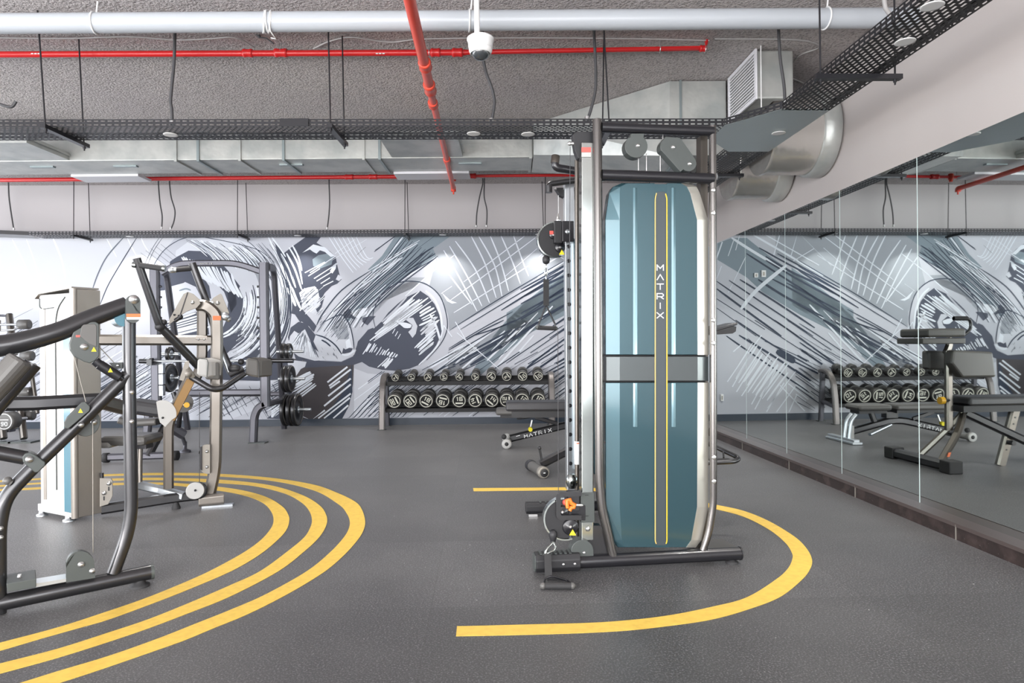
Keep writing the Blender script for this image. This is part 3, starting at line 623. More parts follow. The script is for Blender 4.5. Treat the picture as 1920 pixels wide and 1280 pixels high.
tape([(-140, 912), (-60, 905), (0, 900.6), (65, 897), (150, 891), (250, 887.3), (330, 886.3), (416.4, 888.4), (509.4, 895.8), (587.5, 908.3), (634.4, 924.7), (665.6, 940.3), (678.1, 954.4), (684.7, 977.8), (679.7, 998.1), (665.6, 1018.4), (642.2, 1043.4), (610.9, 1070), (560, 1102), (500, 1134.4), (450, 1157.8), (403, 1176.6), (347, 1200), (300, 1216.7), (203, 1250.3), (112.5, 1280), (20, 1308), (-80, 1338)],
     [(-140, 915), (-60, 908.5), (0, 903.7), (65, 899.7), (150, 894.3), (250, 891), (330, 890.6), (416.4, 893.4), (509.4, 901.3), (587.5, 918.8), (634.4, 945), (650, 962.2), (655.9, 977.8), (653.1, 993.4), (642.2, 1010.6), (618.8, 1035.6), (576.6, 1070), (500, 1113.3), (434.4, 1142.2), (364, 1170.3), (293.8, 1198), (203, 1230), (109.4, 1258), (39, 1280), (-60, 1309), (-140, 1332)],
     'outermost of the three curved yellow tape lines on the left, widest bend')
tape([(-140, 921), (-60, 915), (0, 909.4), (65, 905), (150, 899.5), (250, 896), (330, 896), (416.4, 899.4), (478, 905.2), (525, 913.8), (571.9, 930.2), (600, 948.1), (611, 963.8), (613.4, 977.8), (607.8, 993.4), (595.3, 1010.6), (571.9, 1032.5), (523.4, 1070), (434, 1117), (356, 1148.4), (278, 1178), (203, 1203.4), (109, 1233), (0, 1262.8), (-60, 1279), (-140, 1300)],
     [(-140, 924), (-60, 918), (0, 912.5), (65, 907.8), (150, 902.9), (250, 900), (330, 900.6), (416.4, 906), (478, 911.4), (532.8, 924.7), (564, 941), (579.7, 957.5), (585, 976), (579.7, 993.4), (568.8, 1009), (540.6, 1032.5), (489, 1070), (434, 1096), (356, 1129.7), (278, 1161), (203, 1186), (109, 1216), (0, 1244), (-60, 1260), (-140, 1280)],
     'middle one of the three curved yellow tape lines on the left')
tape([(-140, 930), (-60, 922), (0, 917), (65, 913.7), (150, 908), (250, 904.5), (330, 905.5), (414, 913), (462.5, 920.8), (501.6, 932.5), (529.7, 949.7), (540.6, 965.3), (542.2, 977.8), (536, 995), (517.2, 1015.3), (486, 1040.3), (436, 1069.5), (356, 1104), (278, 1134.4), (200, 1162.5), (156, 1175), (78, 1197), (0, 1220), (-60, 1236), (-140, 1256)],
     [(-140, 933), (-60, 925), (0, 920), (65, 917.5), (150, 912), (250, 908.5), (320, 909.5), (411.7, 920), (462.5, 930.2), (493.8, 943.4), (509.4, 960.6), (512.8, 977.8), (506, 993.4), (487.5, 1013.8), (454.7, 1037), (400, 1067), (356, 1087.5), (278, 1119.5), (203, 1145.6), (109, 1176), (0, 1205), (-60, 1221), (-140, 1240)],
     'innermost of the three curved yellow tape lines on the left, around the machines')
tape([(855, 1192.5), (900, 1191.8), (1000, 1189.5), (1100, 1186.2), (1178, 1181.6), (1256, 1173), (1334.4, 1161.3), (1400, 1143.3), (1461, 1120), (1500, 1090.3), (1517.2, 1070), (1522.7, 1049.7), (1510.9, 1026.3), (1487.5, 1004.4), (1440.6, 976.3), (1393.8, 957.5), (1345, 946.6), (1290, 936), (1230, 926), (1150, 917), (1075, 913.8), (980, 914.3), (887, 915)],
     [(857, 1174), (900, 1173.2), (1000, 1170.5), (1100, 1168), (1178, 1162.8), (1256, 1153.4), (1334, 1137.8), (1400, 1120), (1456, 1085.6), (1478, 1065), (1486, 1046.6), (1484.4, 1035.6), (1471.9, 1016.9), (1440.6, 991.9), (1393.8, 968.4), (1345, 955), (1290, 943), (1230, 933), (1150, 923), (1075, 919), (980, 919.6), (888, 920.7)],
     'yellow tape loop on the floor around the teal cable machine')

# ================================================================= CEILING SERVICES
def along(a, b_, t): return Vector(a).lerp(Vector(b_), t)
# big grey pipe
ga, gb = PD(-700, 48.5, 4.44), PD(1690, 33.6, 4.44); gb.x = wallx(4.44, .004)
b = MB(); b.cyl(ga, gb, .0645, 28); gp = solo('drain_pipe', b, 'greypipe', 'thick pale grey plastic pipe running across just below the ceiling', 'pipe')
for px in (178, 503, 880, 1548):
    c = PD(px, 40, 4.44); t = (c.x-ga.x)/(gb.x-ga.x); c = along(ga, gb, t); b = MB()
    if px in (178, 880, 1548):
        b.ring(c, (1, .12, 0), .069, .006, 24, 6); b.cyl(c+Vector((.01, 0, .06)), c+Vector((.02, 0, CEIL-c.z-.004)), .006, 6)
    else:
        for k in range(5): b.ring(c+Vector((k*.013-.03, 0, 0)), (1, rnd.uniform(-.5, .5), rnd.uniform(-.2, .2)), .071, .005, 22, 6)
        b.tube([c+Vector((.02, -.02, -.07)), c+Vector((.04, .03, -.10)), c+Vector((.0, .05, -.085))], .004, 6)
    build('pipe_tie', b, 'camw', gp)
# red sprinkler pipe under the ceiling
def pipe(name, pts, radii, m, label, rad=None, joints=(), cat='pipe', n=16):
    b = MB(); b.tube(fillet(pts, rad) if rad else pts, radii, n); o = solo(name, b, m, label, cat)
    for (a, c, r_) in joints:
        j = MB(); d = (Vector(c)-Vector(a)); j.lathe(a, d, [(0, r_*.9), (0, r_), (d.length*.18, r_*1.12), (d.length*.3, r_), (d.length*.7, r_), (d.length*.82, r_*1.12), (d.length, r_), (d.length, r_*.9)], 18); build('pipe_coupling', j, m, o)
    return o
ra, rb, rc, rd_ = PD(-700, 105, 5.09), PD(868, 98.5, 5.09), PD(880, 98, 5.09), PD(1322, 90.5, 5.09)
fj = lambda px, py, w_, r_: (PD(px-w_, py, 5.09), PD(px+w_, py, 5.09), r_)
rp = pipe('sprinkler_pipe', [ra, rb, rc, rd_, rd_+Vector((0.012, 0, .06)), rd_+Vector((.012, 0, CEIL-rd_.z-.002))], [.023, .023, .018, .018, .018, .012], 'red',
          'long bright red sprinkler pipe running across under the ceiling, nearest the drain pipe', None,
          [fj(465, 99.5, 9, .029), fj(527, 99, 12, .03), fj(817, 98.5, 9, .03), fj(858, 98.5, 10, .031), fj(1318, 91, 6, .024)])
for px, t in ((66, 0), (712, 1)):
    b = MB(); c = PD(px, 100.5, 5.065)
    for k in range(3): b.box((c.x-.03+k*.025, c.y-.0035, c.z-.004), (c.x-.012+k*.025, c.y, c.z+.003))
    build('pipe_marking', b, 'white', rp)
for px in (527, 805, 1237, 1322):
    b = MB(); c = PD(px, 98 if px < 900 else 92, 5.09); b.cyl(c+Vector((0, 0, .02)), (c.x, c.y, CEIL-.001), .005, 6)
    b.ring(c, (1, 0, 0), .026, .004, 16, 6); build('pipe_hanger', b, 'steel', rp)
# coral pipe towards the back wall
q = [PH(762, -30, 3.15), PH(786, 70, 3.15), PH(806, 165, 3.15), PH(850, 352, 3.15)]
d_ = (q[3]-q[0]).normalized()
pj = lambda p, l_, r_: (p-d_*l_, p+d_*l_, r_)
cp = pipe('branch_pipe', [q[0]-d_*3.2, q[2], q[2]+d_*.2, q[3]], [.036, .036, .029, .029], 'red2', 'coral red sprinkler pipe running towards the back wall, in line with the camera dome', None,
          [pj(q[2], .09, .043), pj(PH(797, 122, 3.15), .06, .042), pj(PH(812, 195, 3.15), .05, .037), pj(PH(838, 300, 3.15), .06, .036)])
j = MB(); j.tube(fillet([q[3]-d_*.03, q[3]+d_*.03, q[3]+d_*.03+Vector((0, 0, -.04))], .03), .033, 14); j.cyl(q[3]+d_*.03+Vector((0, 0, -.04)), q[3]+d_*.03+Vector((0, 0, -.075)), .01, 10); build('sprinkler_head', j, 'red2', cp)
zf = 3.335; yf = 8.52
fa, fb_ = Vector((-7.0, yf, zf)), Vector((1.2, yf, zf))
fx = lambda px: PD(px, 325, yf).x
fpo = pipe('sprinkler_pipe', [fa, (fx(745), yf, zf), (fx(760), yf, zf), fb_], [.026, .026, .019, .019], 'red', 'distant red sprinkler pipe near the back wall, beyond the silver duct', None,
     [((fx(p_-8), yf, zf), (fx(p_+8), yf, zf), .031) for p_ in (655, 700, 757, 885)])
b = MB(); c = q[3]+d_*.0; b.tube([(c.x, yf, zf), (c.x, yf, c.z+.12)], .022, 12); b.lathe((c.x, yf, zf-.04), (0, 0, 1), [(0, .03), (.02, .034), (.06, .034), (.08, .03)], 14); build('tee_drop', b, 'red2', fpo)
for p_ in (250, 450, 840):
    b = MB(); b.cyl((fx(p_), yf, zf+.02), (fx(p_), yf, CEIL-.001), .004, 6); build('pipe_hanger', b, 'steel', fpo)

# cable trays --------------------------------------------------------
ZB = 2.72; RH = .052
def tray_part(name, a, c, dirw, width, root, mrail, mbase, rails=(1, 1)):
    """straight run from a to c, spreading by vector dirw*width"""
    a, c = Vector(a), Vector(c); w_ = Vector(dirw)*width; L = (c-a).length
    b = MB(); b.sheet(a, c, c+w_, a+w_, L, width); build(name+'_floor', b, mbase, root)
    for k, on in enumerate(rails):
        if not on: continue
        o = w_*k; up = Vector((0, 0, RH)); lip = Vector(dirw)*(.012 if k == 0 else -.012)
        b = MB(); b.sheet(a+o, c+o, c+o+up, a+o+up, L, RH-.004); b.add([a+o+up, c+o+up, c+o+up+lip, a+o+up+lip], [[0, 1, 2, 3]]); build(name+'_rail', b, mrail, root)
NY = 4.70
NYF = lambda x: 4.668+.021*x
t1 = thing('cable_tray', (0, NY, ZB), 'black perforated cable tray crossing the room nearest the camera, above the teal machine', 'cable tray', 'perforated cable trays')
tray_part('tray', (-4.6, NYF(-4.6), ZB), (1.52, NYF(1.52), ZB), (0, 1, 0), .31, t1, 'tray', 'tray_base')
b = MB(); bx = PD(552, 232, NYF(-1.5)); b.box((bx.x-.1, NYF(-1.5)-.013, ZB), (bx.x+.1, NYF(-1.5)-.003, ZB+RH)); build('tray_joint', b, 'black', t1)
RL = lambda y: 1.961-.037*y
t2 = thing('cable_tray', (2.0, 3, ZB), 'wide black perforated cable tray running along the right wall above the mirrors', 'cable tray', 'perforated cable trays')
dirr = Vector((1, .037, 0)).normalized()
tray_part('tray', (RL(.6), .6, ZB), (RL(4.39), 4.39, ZB), dirr, .33, t2, 'tray', 'tray_r')
tray_part('tray', (RL(5.35), 5.35, ZB), (RL(9.2), 9.2, ZB), dirr, .33, t2, 'tray', 'tray_r')
b = MB(); b.prism([(1.52, 4.70, ZB), (RL(4.37), 4.37, ZB), (RL(4.37)+.33, 4.382, ZB), (RL(5.35)+.33, 5.36, ZB), (RL(5.35), 5.35, ZB), (1.52, 5.03, ZB)], (0, 0, .003)); build('junction_plate', b, 'galv_l', t2)
for a, c in (((1.52, 4.70), (RL(4.37), 4.37)), ((1.52, 5.03), (RL(5.35), 5.35)), ((RL(4.37)+.33, 4.38), (RL(5.35)+.33, 5.36))):
    b = MB(); b.sheet(Vector((*a, ZB)), Vector((*c, ZB)), Vector((*c, ZB+RH)), Vector((*a, ZB+RH)), math.dist(a, c), RH); build('tray_rail', b, 'tray', t2)
t3 = thing('cable_tray', (0, 9.25, ZB), 'distant black cable tray running along the top of the painted mural', 'cable tray', 'perforated cable trays')
bl = PD(62, 437, 9.2).x
tray_part('tray', (bl, backy(bl, .44), ZB), (2.0, backy(2.0, .44), ZB), (0, 1, 0), .30, t3, 'tray', 'tray_base')
b = MB(); b.sheet(Vector((bl, backy(bl, .44), ZB)), Vector((bl-.9, 8.75, ZB)), Vector((bl-.9, 8.75, ZB+RH)), Vector((bl, backy(bl, .44), ZB+RH)), 1, RH)
b.add([(bl, backy(bl, .44), ZB), (bl-.9, 8.75, ZB), (bl-1.1, 9.1, ZB), (bl-.05, backy(bl, .14), ZB)], [[0, 1, 2, 3]]); build('tray_bend', b, 'black', t3)
# hangers
def hanger(x, y0, y1, label, lean=(0, 0), z=ZB, along_x=False, top=CEIL):
    r_ = thing('tray_hanger', (x, y0, z), label, 'hanger', 'threaded rod hangers carrying the cable trays')
    if along_x:
        P = [(x, y0), (y1, y0+.012)]
    else: P = [(x, y0), (x, y1)]
    for (px_, py_), l_ in zip(P, lean):
        b = MB(); b.cyl((px_, py_, z-.06), (px_+l_, py_, top), .0055, 8); b.cyl((px_, py_, z-.045), (px_, py_, z-.03), .011, 6); build('threaded_rod', b, 'black', r_)
    a, c = Vector((*P[0], z-.017)), Vector((*P[1], z-.017)); dd = (c-a).normalized(); sd = Vector((-dd.y, dd.x, 0))
    b = MB(); b.obox((a+c)/2, (c-a)/2+dd*.035, sd*.02, (0, 0, .014)); build('strut', b, 'black', r_)
hx = lambda px, py, Y: PD(px, py, Y).x
hanger(hx(86, 250, 4.56), 4.56, 4.97, 'tray hanger with two long leaning rods at the upper left, on the near tray', (-.05, -.035))
hanger(hx(620, 250, 4.60), 4.60, 4.98, 'tray hanger left of the coral pipe, on the near tray', (-.012, -.01))
hanger(hx(1143, 240, 4.64), 4.64, 5.02, 'tray hanger directly above the teal machine, on the near tray', (-.04, .02))
hanger(RL(3.8)-.035, 3.8, RL(3.8)+.40, 'tray hanger with long black strut across the wide tray, upper right', (-.004, 0), along_x=True)
hanger(RL(6.05)-.035, 6.05, RL(6.05)+.36, 'tray hanger just right of the teal machine top, on the wide tray', (0, 0), along_x=True, top=2.838)
hanger(RL(7.8)-.035, 7.8, RL(7.8)+.38, 'tray hanger hidden behind the teal machine, seen only in the mirrors', (0, 0), along_x=True)
for px, l_ in ((138, 'far tray hanger above the silver weight tower'), (445, 'far tray hanger above the squat rack'), (759, 'far tray hanger above the left end of the dumbbell rack'), (1022, 'far tray hanger above the upper cable pulley')):
    Y = backy(hx(px, 430, 9.2), .47); hanger(hx(px, 437, Y), Y, Y+.36, l_, (.01, -.02))
# downlights set in the trays
LMP = []
def downlight(c, label, r_=.05, root=None, power=9):
    l = bpy.data.lights.new('downlight_lamp', 'AREA'); l.shape = 'DISK'; l.size = r_*1.3; l.energy = power; l.color = (1, .96, .9); l.spread = math.radians(110)
    lo_ = bpy.data.objects.new('downlight_lamp', l); col.objects.link(lo_); lo_.location = Vector(c)+Vector((0, 0, -.008)); LMP.append(lo_)
    o = thing('downlight', c, label, 'light', 'round downlights in the cable trays')
    b = MB(); b.lathe(Vector(c)+Vector((0, 0, .012)), (0, 0, -1), [(0.004, r_*.8), (.0045, r_*.98), (.0075, r_), (.0095, r_*.97), (.0085, r_*.74)], 26); build('trim_ring', b, 'camw', o)
    b = MB(); b.lathe(Vector(c)+Vector((0, 0, .004)), (0, 0, -1), [(-.003, r_*.5), (-.002, r_*.74), (.0002, r_*.72)], 22); build('diffuser', b, 'lamp', o)
for px, py, l_ in ((320, 253, 'round white downlight in the near tray, upper left'), (888, 251, 'round white downlight in the near tray just right of the coral pipe'), (990, 252, 'round white downlight in the near tray with a red dot, left of the teal machine'),
                   (1460, 250, 'round white downlight in the grey junction plate of the trays'), (1697, 79, 'large round white downlight in the wide tray at the upper right'), (1748, 12, 'round downlight in the wide tray at the top edge, furthest right')):
    p = PH(px, py, ZB-.006); downlight((p.x, p.y, ZB-.010), l_)

for px, l_ in ((250, 'small round downlight added to the far tray above the weight tower'), (560, 'small round downlight added to the far tray above the painted head'), (830, 'small round downlight added to the far tray above the dumbbell rack'), (1010, 'small round downlight added to the far tray beside the upper pulley')):
    q_ = PD(px, 440, 9.36); downlight((q_.x, backy(q_.x, .30), ZB-.010), l_, power=7)  # unseen lamps added to brighten the mural and the far floor
for x_, y_, l_ in ((RL(7.0)+.16, 7.0, 'round downlight added to the wide tray behind the teal machine'), (RL(8.4)+.16, 8.4, 'round downlight added to the wide tray nearest the far corner')):
    downlight((x_, y_, ZB-.010), l_, power=16)  # extra unseen lamps, added to brighten the floor at the back right

# ducts --------------------------------------------------------------
dt = thing('air_duct', (-1, 6.6, 3.0), 'long rectangular silver air duct crossing the room behind the near cable tray', 'duct')
b = MB(); b.box((-6.5, 7.26, 3.22), (.25, 7.83, 3.505)); build('duct_body', b, 'galv', dt, bevel=.01)
fx6 = lambda px: PD(px, 300, 7.26).x
for k, px in enumerate((330, 372, 450, 532, 682, 712, 995)):
    x = fx6(px); b = MB(); b.box((x-.014, 7.245, 3.203), (x+.014, 7.845, 3.507)); build('duct_flange', b, 'galv_d' if k % 2 else 'galv', dt)
for x0, x1, lab in ((fx6(-30), fx6(130), 0), (fx6(735), fx6(868), 1)):
    b = MB(); b.box((x0, 6.62, 3.23), (x1, 7.26, 3.31)); b.box((x0-.02, 6.60, 3.27), (x1+.02, 7.255, 3.29)); build('branch_box', b, 'galv', dt)
for px0, px1 in ((140, 265), (740, 880)):
    a, c = PD(px0, 330, 7.9).x, PD(px1, 330, 7.9).x; b = MB(); b.box((a, 7.83, 3.195), (c, 8.12, 3.225)); build('branch_flange', b, 'grille', dt)
for px in (80, 240, 560, 905):
    x = fx6(px); b = MB(); b.box((x-.28, 7.45, 3.207), (x-.02, 7.5, 3.22)); build('duct_brace', b, 'galv_d', dt)
b = MB()
A = [(.25, 7.1, 3.2), (.25, 7.83, 3.2), (.25, 7.83, 3.505), (.25, 7.0, 3.505)]; B = [(1.42, 5.88, 2.84), (1.42, 6.7, 2.84), (1.42, 6.7, 3.5), (1.42, 5.88, 3.5)]; C = [(1.92, 5.88, 2.84), (1.92, 6.7, 2.84), (1.92, 6.7, 3.5), (1.92, 5.88, 3.5)]
vs = A+B+C; fs = [[3, 2, 1, 0], [8, 9, 10, 11]]
for k in (0, 4):
    for i in range(4): fs.append([k+i, k+(i+1) % 4, k+4+(i+1) % 4, k+4+i])
b.add(vs, fs); build('duct_transition', b, 'galv', dt)
b = MB(); b.box((1.505, 5.865, 2.825), (1.525, 6.715, 3.507)); build('duct_flange', b, 'galv_d', dt)
pl = thing('air_plenum', (2.1, 5.5, 3.1), 'silver wrapped air box with a white louvred grille, hanging at the upper right', 'duct')
gx = lambda y: 2.165-.04*y
b = MB(); b.prism([(gx(5.25), 5.25, 3.11), (gx(5.25)+.30, 5.25, 3.11), (gx(5.25)+.28, 5.31, 3.11), (2.12, 5.32, 3.11), (2.12, 5.82, 3.11), (gx(5.82), 5.82, 3.11)], (0, 0, .385)); build('plenum_body', b, 'galv', pl, bevel=.015)
gr = MB(); 
for y0, y1, z0, z1 in ((5.23, 5.26, 3.10, 3.50), (5.80, 5.83, 3.10, 3.50), (5.26, 5.80, 3.10, 3.13), (5.26, 5.80, 3.47, 3.50)):
    gr.prism([(gx(y0)-.012, y0, z0), (gx(y0)+.002, y0, z0), (gx(y1)+.002, y1, z0), (gx(y1)-.012, y1, z0)], (0, 0, z1-z0))
gro = build('grille_frame', gr, 'grille', pl)
sl = MB()
for k in range(13):
    z0 = 3.137+k*.0255; sl.prism([(gx(5.26)-.010, 5.26, z0), (gx(5.26)-.003, 5.26, z0+.003), (gx(5.8)-.003, 5.8, z0+.003), (gx(5.8)-.010, 5.8, z0)], (0, 0, .0105))
build('louvre_slats', sl, 'grille', gro)
bk = MB(); bk.prism([(gx(5.26)+.0005, 5.26, 3.13), (gx(5.26)+.0018, 5.26, 3.13), (gx(5.8)+.0018, 5.8, 3.13), (gx(5.8)+.0005, 5.8, 3.13)], (0, 0, .34)); build('grille_recess', bk, 'black', gro)
b = MB(); b.cyl((gx(5.22)+.02, 5.2, 2.98), (gx(5.22)+.02, 5.2, CEIL-.001), .005, 8); build('hanger_rod', b, 'camw', pl)
# round ducts entering the right wall
for (Y, z, x0, lab) in ((5.66, 2.94, 2.14, 'round aluminium duct entering the right wall, nearer the camera'), (6.46, 2.90, 2.13, 'round aluminium duct entering the right wall, further from the camera')):
    o = thing('round_duct', (x0, Y, z), lab, 'duct', 'round silver ducts at the right wall')
    xe = wallx(Y, .002); b = MB(); b.lathe((x0, Y, z), (1, 0, 0), [(0, .33), (.02, .337), (.03, .33), (xe-x0, .33)], 40); build('duct_tube', b, 'alu', o)
    b = MB(); b.lathe((xe-.14, Y, z), (1, 0, 0), [(0, .332), (.01, .352), (.125, .357), (.1395, .345)], 40); build('wall_collar', b, 'galv', o)
# dangling conduits and ceiling wires --------------------------------
def conduit(pts, r_, label, m='wire', rad=.05, group='loose cables and conduits below the ceiling', glands=True):
    b = MB(); pp = [tuple(p) for p in pts]
    P = [Vector(p) for p in pts]; Q = [P[0]]+P+[P[-1]]; out = []
    for i in range(1, len(Q)-2):
        for k in range(6):
            t = k/6; a, c, d, e = Q[i-1], Q[i], Q[i+1], Q[i+2]; out.append(.5*(2*c+(d-a)*t+(2*a-5*c+4*d-e)*t*t+(3*c-a-3*d+e)*t**3))
    out.append(P[-1]); b.tube(out, r_, 10); o = solo('flexible_conduit', b, m, label, 'conduit', group)
    return o
def hang(px_list, Y, label, r_=.011, top=True, m='wire'):
    pts = [PD(a, c, Y) for a, c in px_list]
    if top: pts.insert(0, Vector((pts[0].x, Y, CEIL-.001)))
    o = conduit(pts, r_, label, m)
    if len(pts) and not (m != 'wire'):
        g = MB(); e = pts[-1]; g.cyl(e+Vector((0, 0, .03)), e, r_*1.6, 10); build('cable_gland', g, 'steel', o)
hang([(328, 62), (326, 120), (320, 185), (322, 205), (323, 234)], 4.82, 'thick black conduit looping down at the upper left into the near tray')
hang([(905, 100), (911, 135), (922, 165), (927, 190), (924, 215), (921, 230)], 4.85, 'black conduit curving down just right of the dome camera')
hang([(1114, 65), (1117, 130), (1116, 170), (1108, 205), (1101, 226)], 4.85, 'black conduit curving down above the left of the teal machine')
hang([(1460, 60), (1463, 110), (1470, 160), (1472, 196)], 4.72, 'black conduit dropping beside the white louvred grille')
hang([(30, 190), (22, 200), (8, 198), (-8, 192)], 4.9, 'short black conduit curl at the far upper left edge', r_=.011, top=False)
for l_, lab in (([(16, 345), (17, 370), (21, 400), (26, 431)], 'thin far cable hanging at the far left above the mural'), ([(297, 345), (300, 380), (304, 405), (303, 429)], 'thin far cable above the weight tower, left of a pair'),
                ([(318, 345), (321, 370), (328, 395), (326, 415), (320, 430)], 'thin far cable above the weight tower, right of a pair'), ([(617, 345), (618, 380), (616, 410), (613, 430)], 'thin far cable hanging above the painted head'),
                ([(905, 345), (899, 370), (894, 400), (893, 426)], 'thin far cable left of a pair above the right part of the mural'), ([(908, 345), (908, 370), (913, 395), (912, 426)], 'thin far cable right of a pair above the right part of the mural')):
    hang(l_, 9.35, lab, r_=.009)
yw = 5.35
def wire(pxs, lab, r_=.006):
    pts = []
    for a, c in pxs: p = PH(a, c, CEIL-.012); pts.append(p)
    conduit(pts, r_, lab, 'wire_l')
wire([(-60, 70), (120, 72), (240, 69), (330, 75), (400, 72), (432, 70), (455, 76), (478, 90)], 'thin grey wire clipped along the ceiling at the upper left')
wire([(588, 91), (620, 77), (660, 70), (730, 79), (800, 73), (1000, 71), (1200, 73), (1330, 76)], 'thin grey wire clipped along the ceiling, behind the dome camera')
wire([(1340, 73), (1480, 74), (1525, 80), (1534, 90), (1500, 104), (1478, 130), (1475, 142), (1500, 153), (1512, 160)], 'thin grey wire looping on the ceiling at the upper right')
b = MB(); pts = [PD(1655, -20, 4.1), PD(1660, 15, 4.1), PD(1672, 32, 4.12), PD(1682, 40, 4.15)]; b.tube(pts, .013, 10); solo('flexible_conduit', b, 'wire_l', 'ribbed grey flexible conduit beside the wide tray at the top', 'conduit')
b = MB(); c = PD(508, 74, 4.95); b.tube([PD(475, 60, 4.95), PD(486, 70, 4.95), PD(500, 72, 4.95), PD(513, 82, 4.95)], .006, 8); b.ball(PD(486, 68, 4.95), .012); solo('cable_scrap', b, 'wire', 'tangled short wire ends by the red pipe at the upper left', 'cable')
# dome camera
cc = PD(901, 86, 3.72); o = thing('dome_camera', cc, 'white dome security camera hanging from the ceiling on a pole', 'security camera')
b = MB(); b.cyl((cc.x-.018, cc.y, cc.z+.03), (cc.x-.024, cc.y, CEIL-.001), .0155, 16); b.lathe((cc.x-.024, cc.y, CEIL-.02), (0, 0, 1), [(0, .02), (0, .05), (.019, .05)], 20); build('mounting_pole', b, 'camw', o)
b = MB(); b.lathe((cc.x, cc.y, cc.z+.052), (0, 0, -1), [(0, .03), (.004, .066), (.012, .076), (.022, .077), (.026, .071), (.06, .069), (.068, .062), (.072, .05)], 32); build('housing', b, 'camw', o)
b = MB(); b.lathe((cc.x, cc.y, cc.z-.018), (0, 0, -1), [(0, .055), (.02, .054), (.04, .046), (.055, .032), (.062, .016), (.064, .001)], 28); build('dome', b, 'dome', o)
b = MB(); b.lathe((cc.x, cc.y, cc.z-.016), (0, 0, -1), [(0, .064), (.012, .062), (.03, .055), (.03, .058), (.012, .066), (0, .066)], 28); build('dome_bezel', b, 'camw', o)

# ================================================================= CABLE MACHINE (near and far tower)
TP = Plane((.4505, 3.47), (1.078, 3.545))
U, V = TP.U, TP.N; Z1 = Vector((0, 0, 1))
tr = thing('cable_machine', (.75, 3.6, 0), 'tall adjustable cable pulley machine with a teal side cover, in the middle of the room', 'gym machine')
T = TP.p
# end frame
b = MB(); b.tube([T(1119.5, 224), T(1121.5, 500), T(1124, 900), T(1129, 955), T(1141, 1005), T(1150, 1046)], .0245, 18, rad=.05); lp = build('frame_post', b, 'post', tr)
b = MB(); b.tube([T(1336, 236), T(1337, 500), T(1337.5, 945), T(1329, 1000), T(1317, 1034)], .019, 18, rad=.05); rpst = build('frame_post', b, 'post', tr)
b = MB(); b.cyl(T(1128, 239), T(1337, 246), .026, 18); build('top_rail', b, 'black', tr)
b = MB(); b.cyl(T(1128, 328), T(1337, 335), .029, 18); build('top_rail', b, 'black', tr)
for (x, y) in ((1337, 356), (1337, 399), (1337, 600), (1337.5, 643), (1338.5, 857), (1338.5, 902)):
    b = MB(); c = T(x, y, -.018); b.lathe(c, -V, [(0, .012), (.004, .012), (.006, .008), (.006, .001)], 14); build('bolt', b, 'steel', rpst)
# pole behind, inner uprights
b = MB(); b.tube([T(1316, 258, .10), T(1317, 640, .10), T(1317, 1026, .10)], .02, prof=[(-.02, -.03), (.02, -.03), (.02, .03), (-.02, .03)]); build('inner_upright', b, 'frame2', tr)
b = MB(); b.tube([T(1140, 300, .55), T(1400, 306, .10)], .02, prof=[(-.02, -.03), (.02, -.03), (.02, .03), (-.02, .03)]); 
# base
b = MB(); b.cyl(T(1082, 1053), T(1386, 1037), .034, 22); b.cyl(T(1386, 1037), T(1388.5, 1037), .036, 22); base = build('base_tube', b, 'black', tr)
bt0, bt1 = T(1318, 1030), T(1386, 1028)
b = MB(); b.prism([T(1312, 1034, .0), T(1384, 1030, .0), T(1384, 1030, 0)+V*.16-U*.02, T(1312, 1034, 0)+V*.16], (0, 0, .012)); build('base_plate', b, 'frame2', tr)
for px in (1372,):
    c = T(px, 1046); b = MB(); b.lathe((c.x, c.y, 0), Z1, [(0, .034), (.008, .034), (.012, .02), (.03, .012)], 18); build('levelling_foot', b, 'rubber', base)
c0 = T(1003, 1056); c1 = T(1085, 1053)
b = MB(); d = (c1-c0); n_ = d.length; dx = d.normalized(); dy = Vector((-dx.y, dx.x, 0)); rp8 = [(-.045, -.022), (-.03, -.05), (.03, -.05), (.045, -.022), (.045, .022), (.03, .05), (-.03, .05), (-.045, .022)]
zc = .056; c0 = Vector((c0.x, c0.y, zc)); c1 = Vector((c1.x, c1.y, zc))
prf = [(a*.9, q_*1.15) for q_, a in rp8]
b.tube([c0, c1], .04, prof=prf); fs_ = build('foot_sleeve', b, 'blackmatt', tr, bevel=.004)
b = MB(); b.tube([c0-dx*.006, c0], .04, prof=[(a*.92, q_*.92) for a, q_ in prf]); build('end_cap', b, 'plate', fs_, bevel=.002)
for k in range(7):
    t = .12+k*.11; p = c0.lerp(c1, t); b = MB(); b.obox(p+Vector((0, 0, .0485)), dx*.006, dy*.036, (0, 0, .002)); build('grip_rib', b, 'plate', fs_)
for t in (.6, .86): 
    p = c0.lerp(c1, t)-dy*.058; b = MB(); b.lathe(p, -dy, [(0, .007), (.003, .006), (.004, .001)], 12); build('screw', b, 'steel', fs_)
b = MB(); p = c0.lerp(c1, .15); b.prism([(p.x-.03, p.y-.03, .012), (p.x+.03, p.y-.03, .0), (p.x+.03, p.y+.03, .0), (p.x-.03, p.y+.03, .012)], (0, 0, .012)); build('foot_pad', b, 'rubber', fs_)
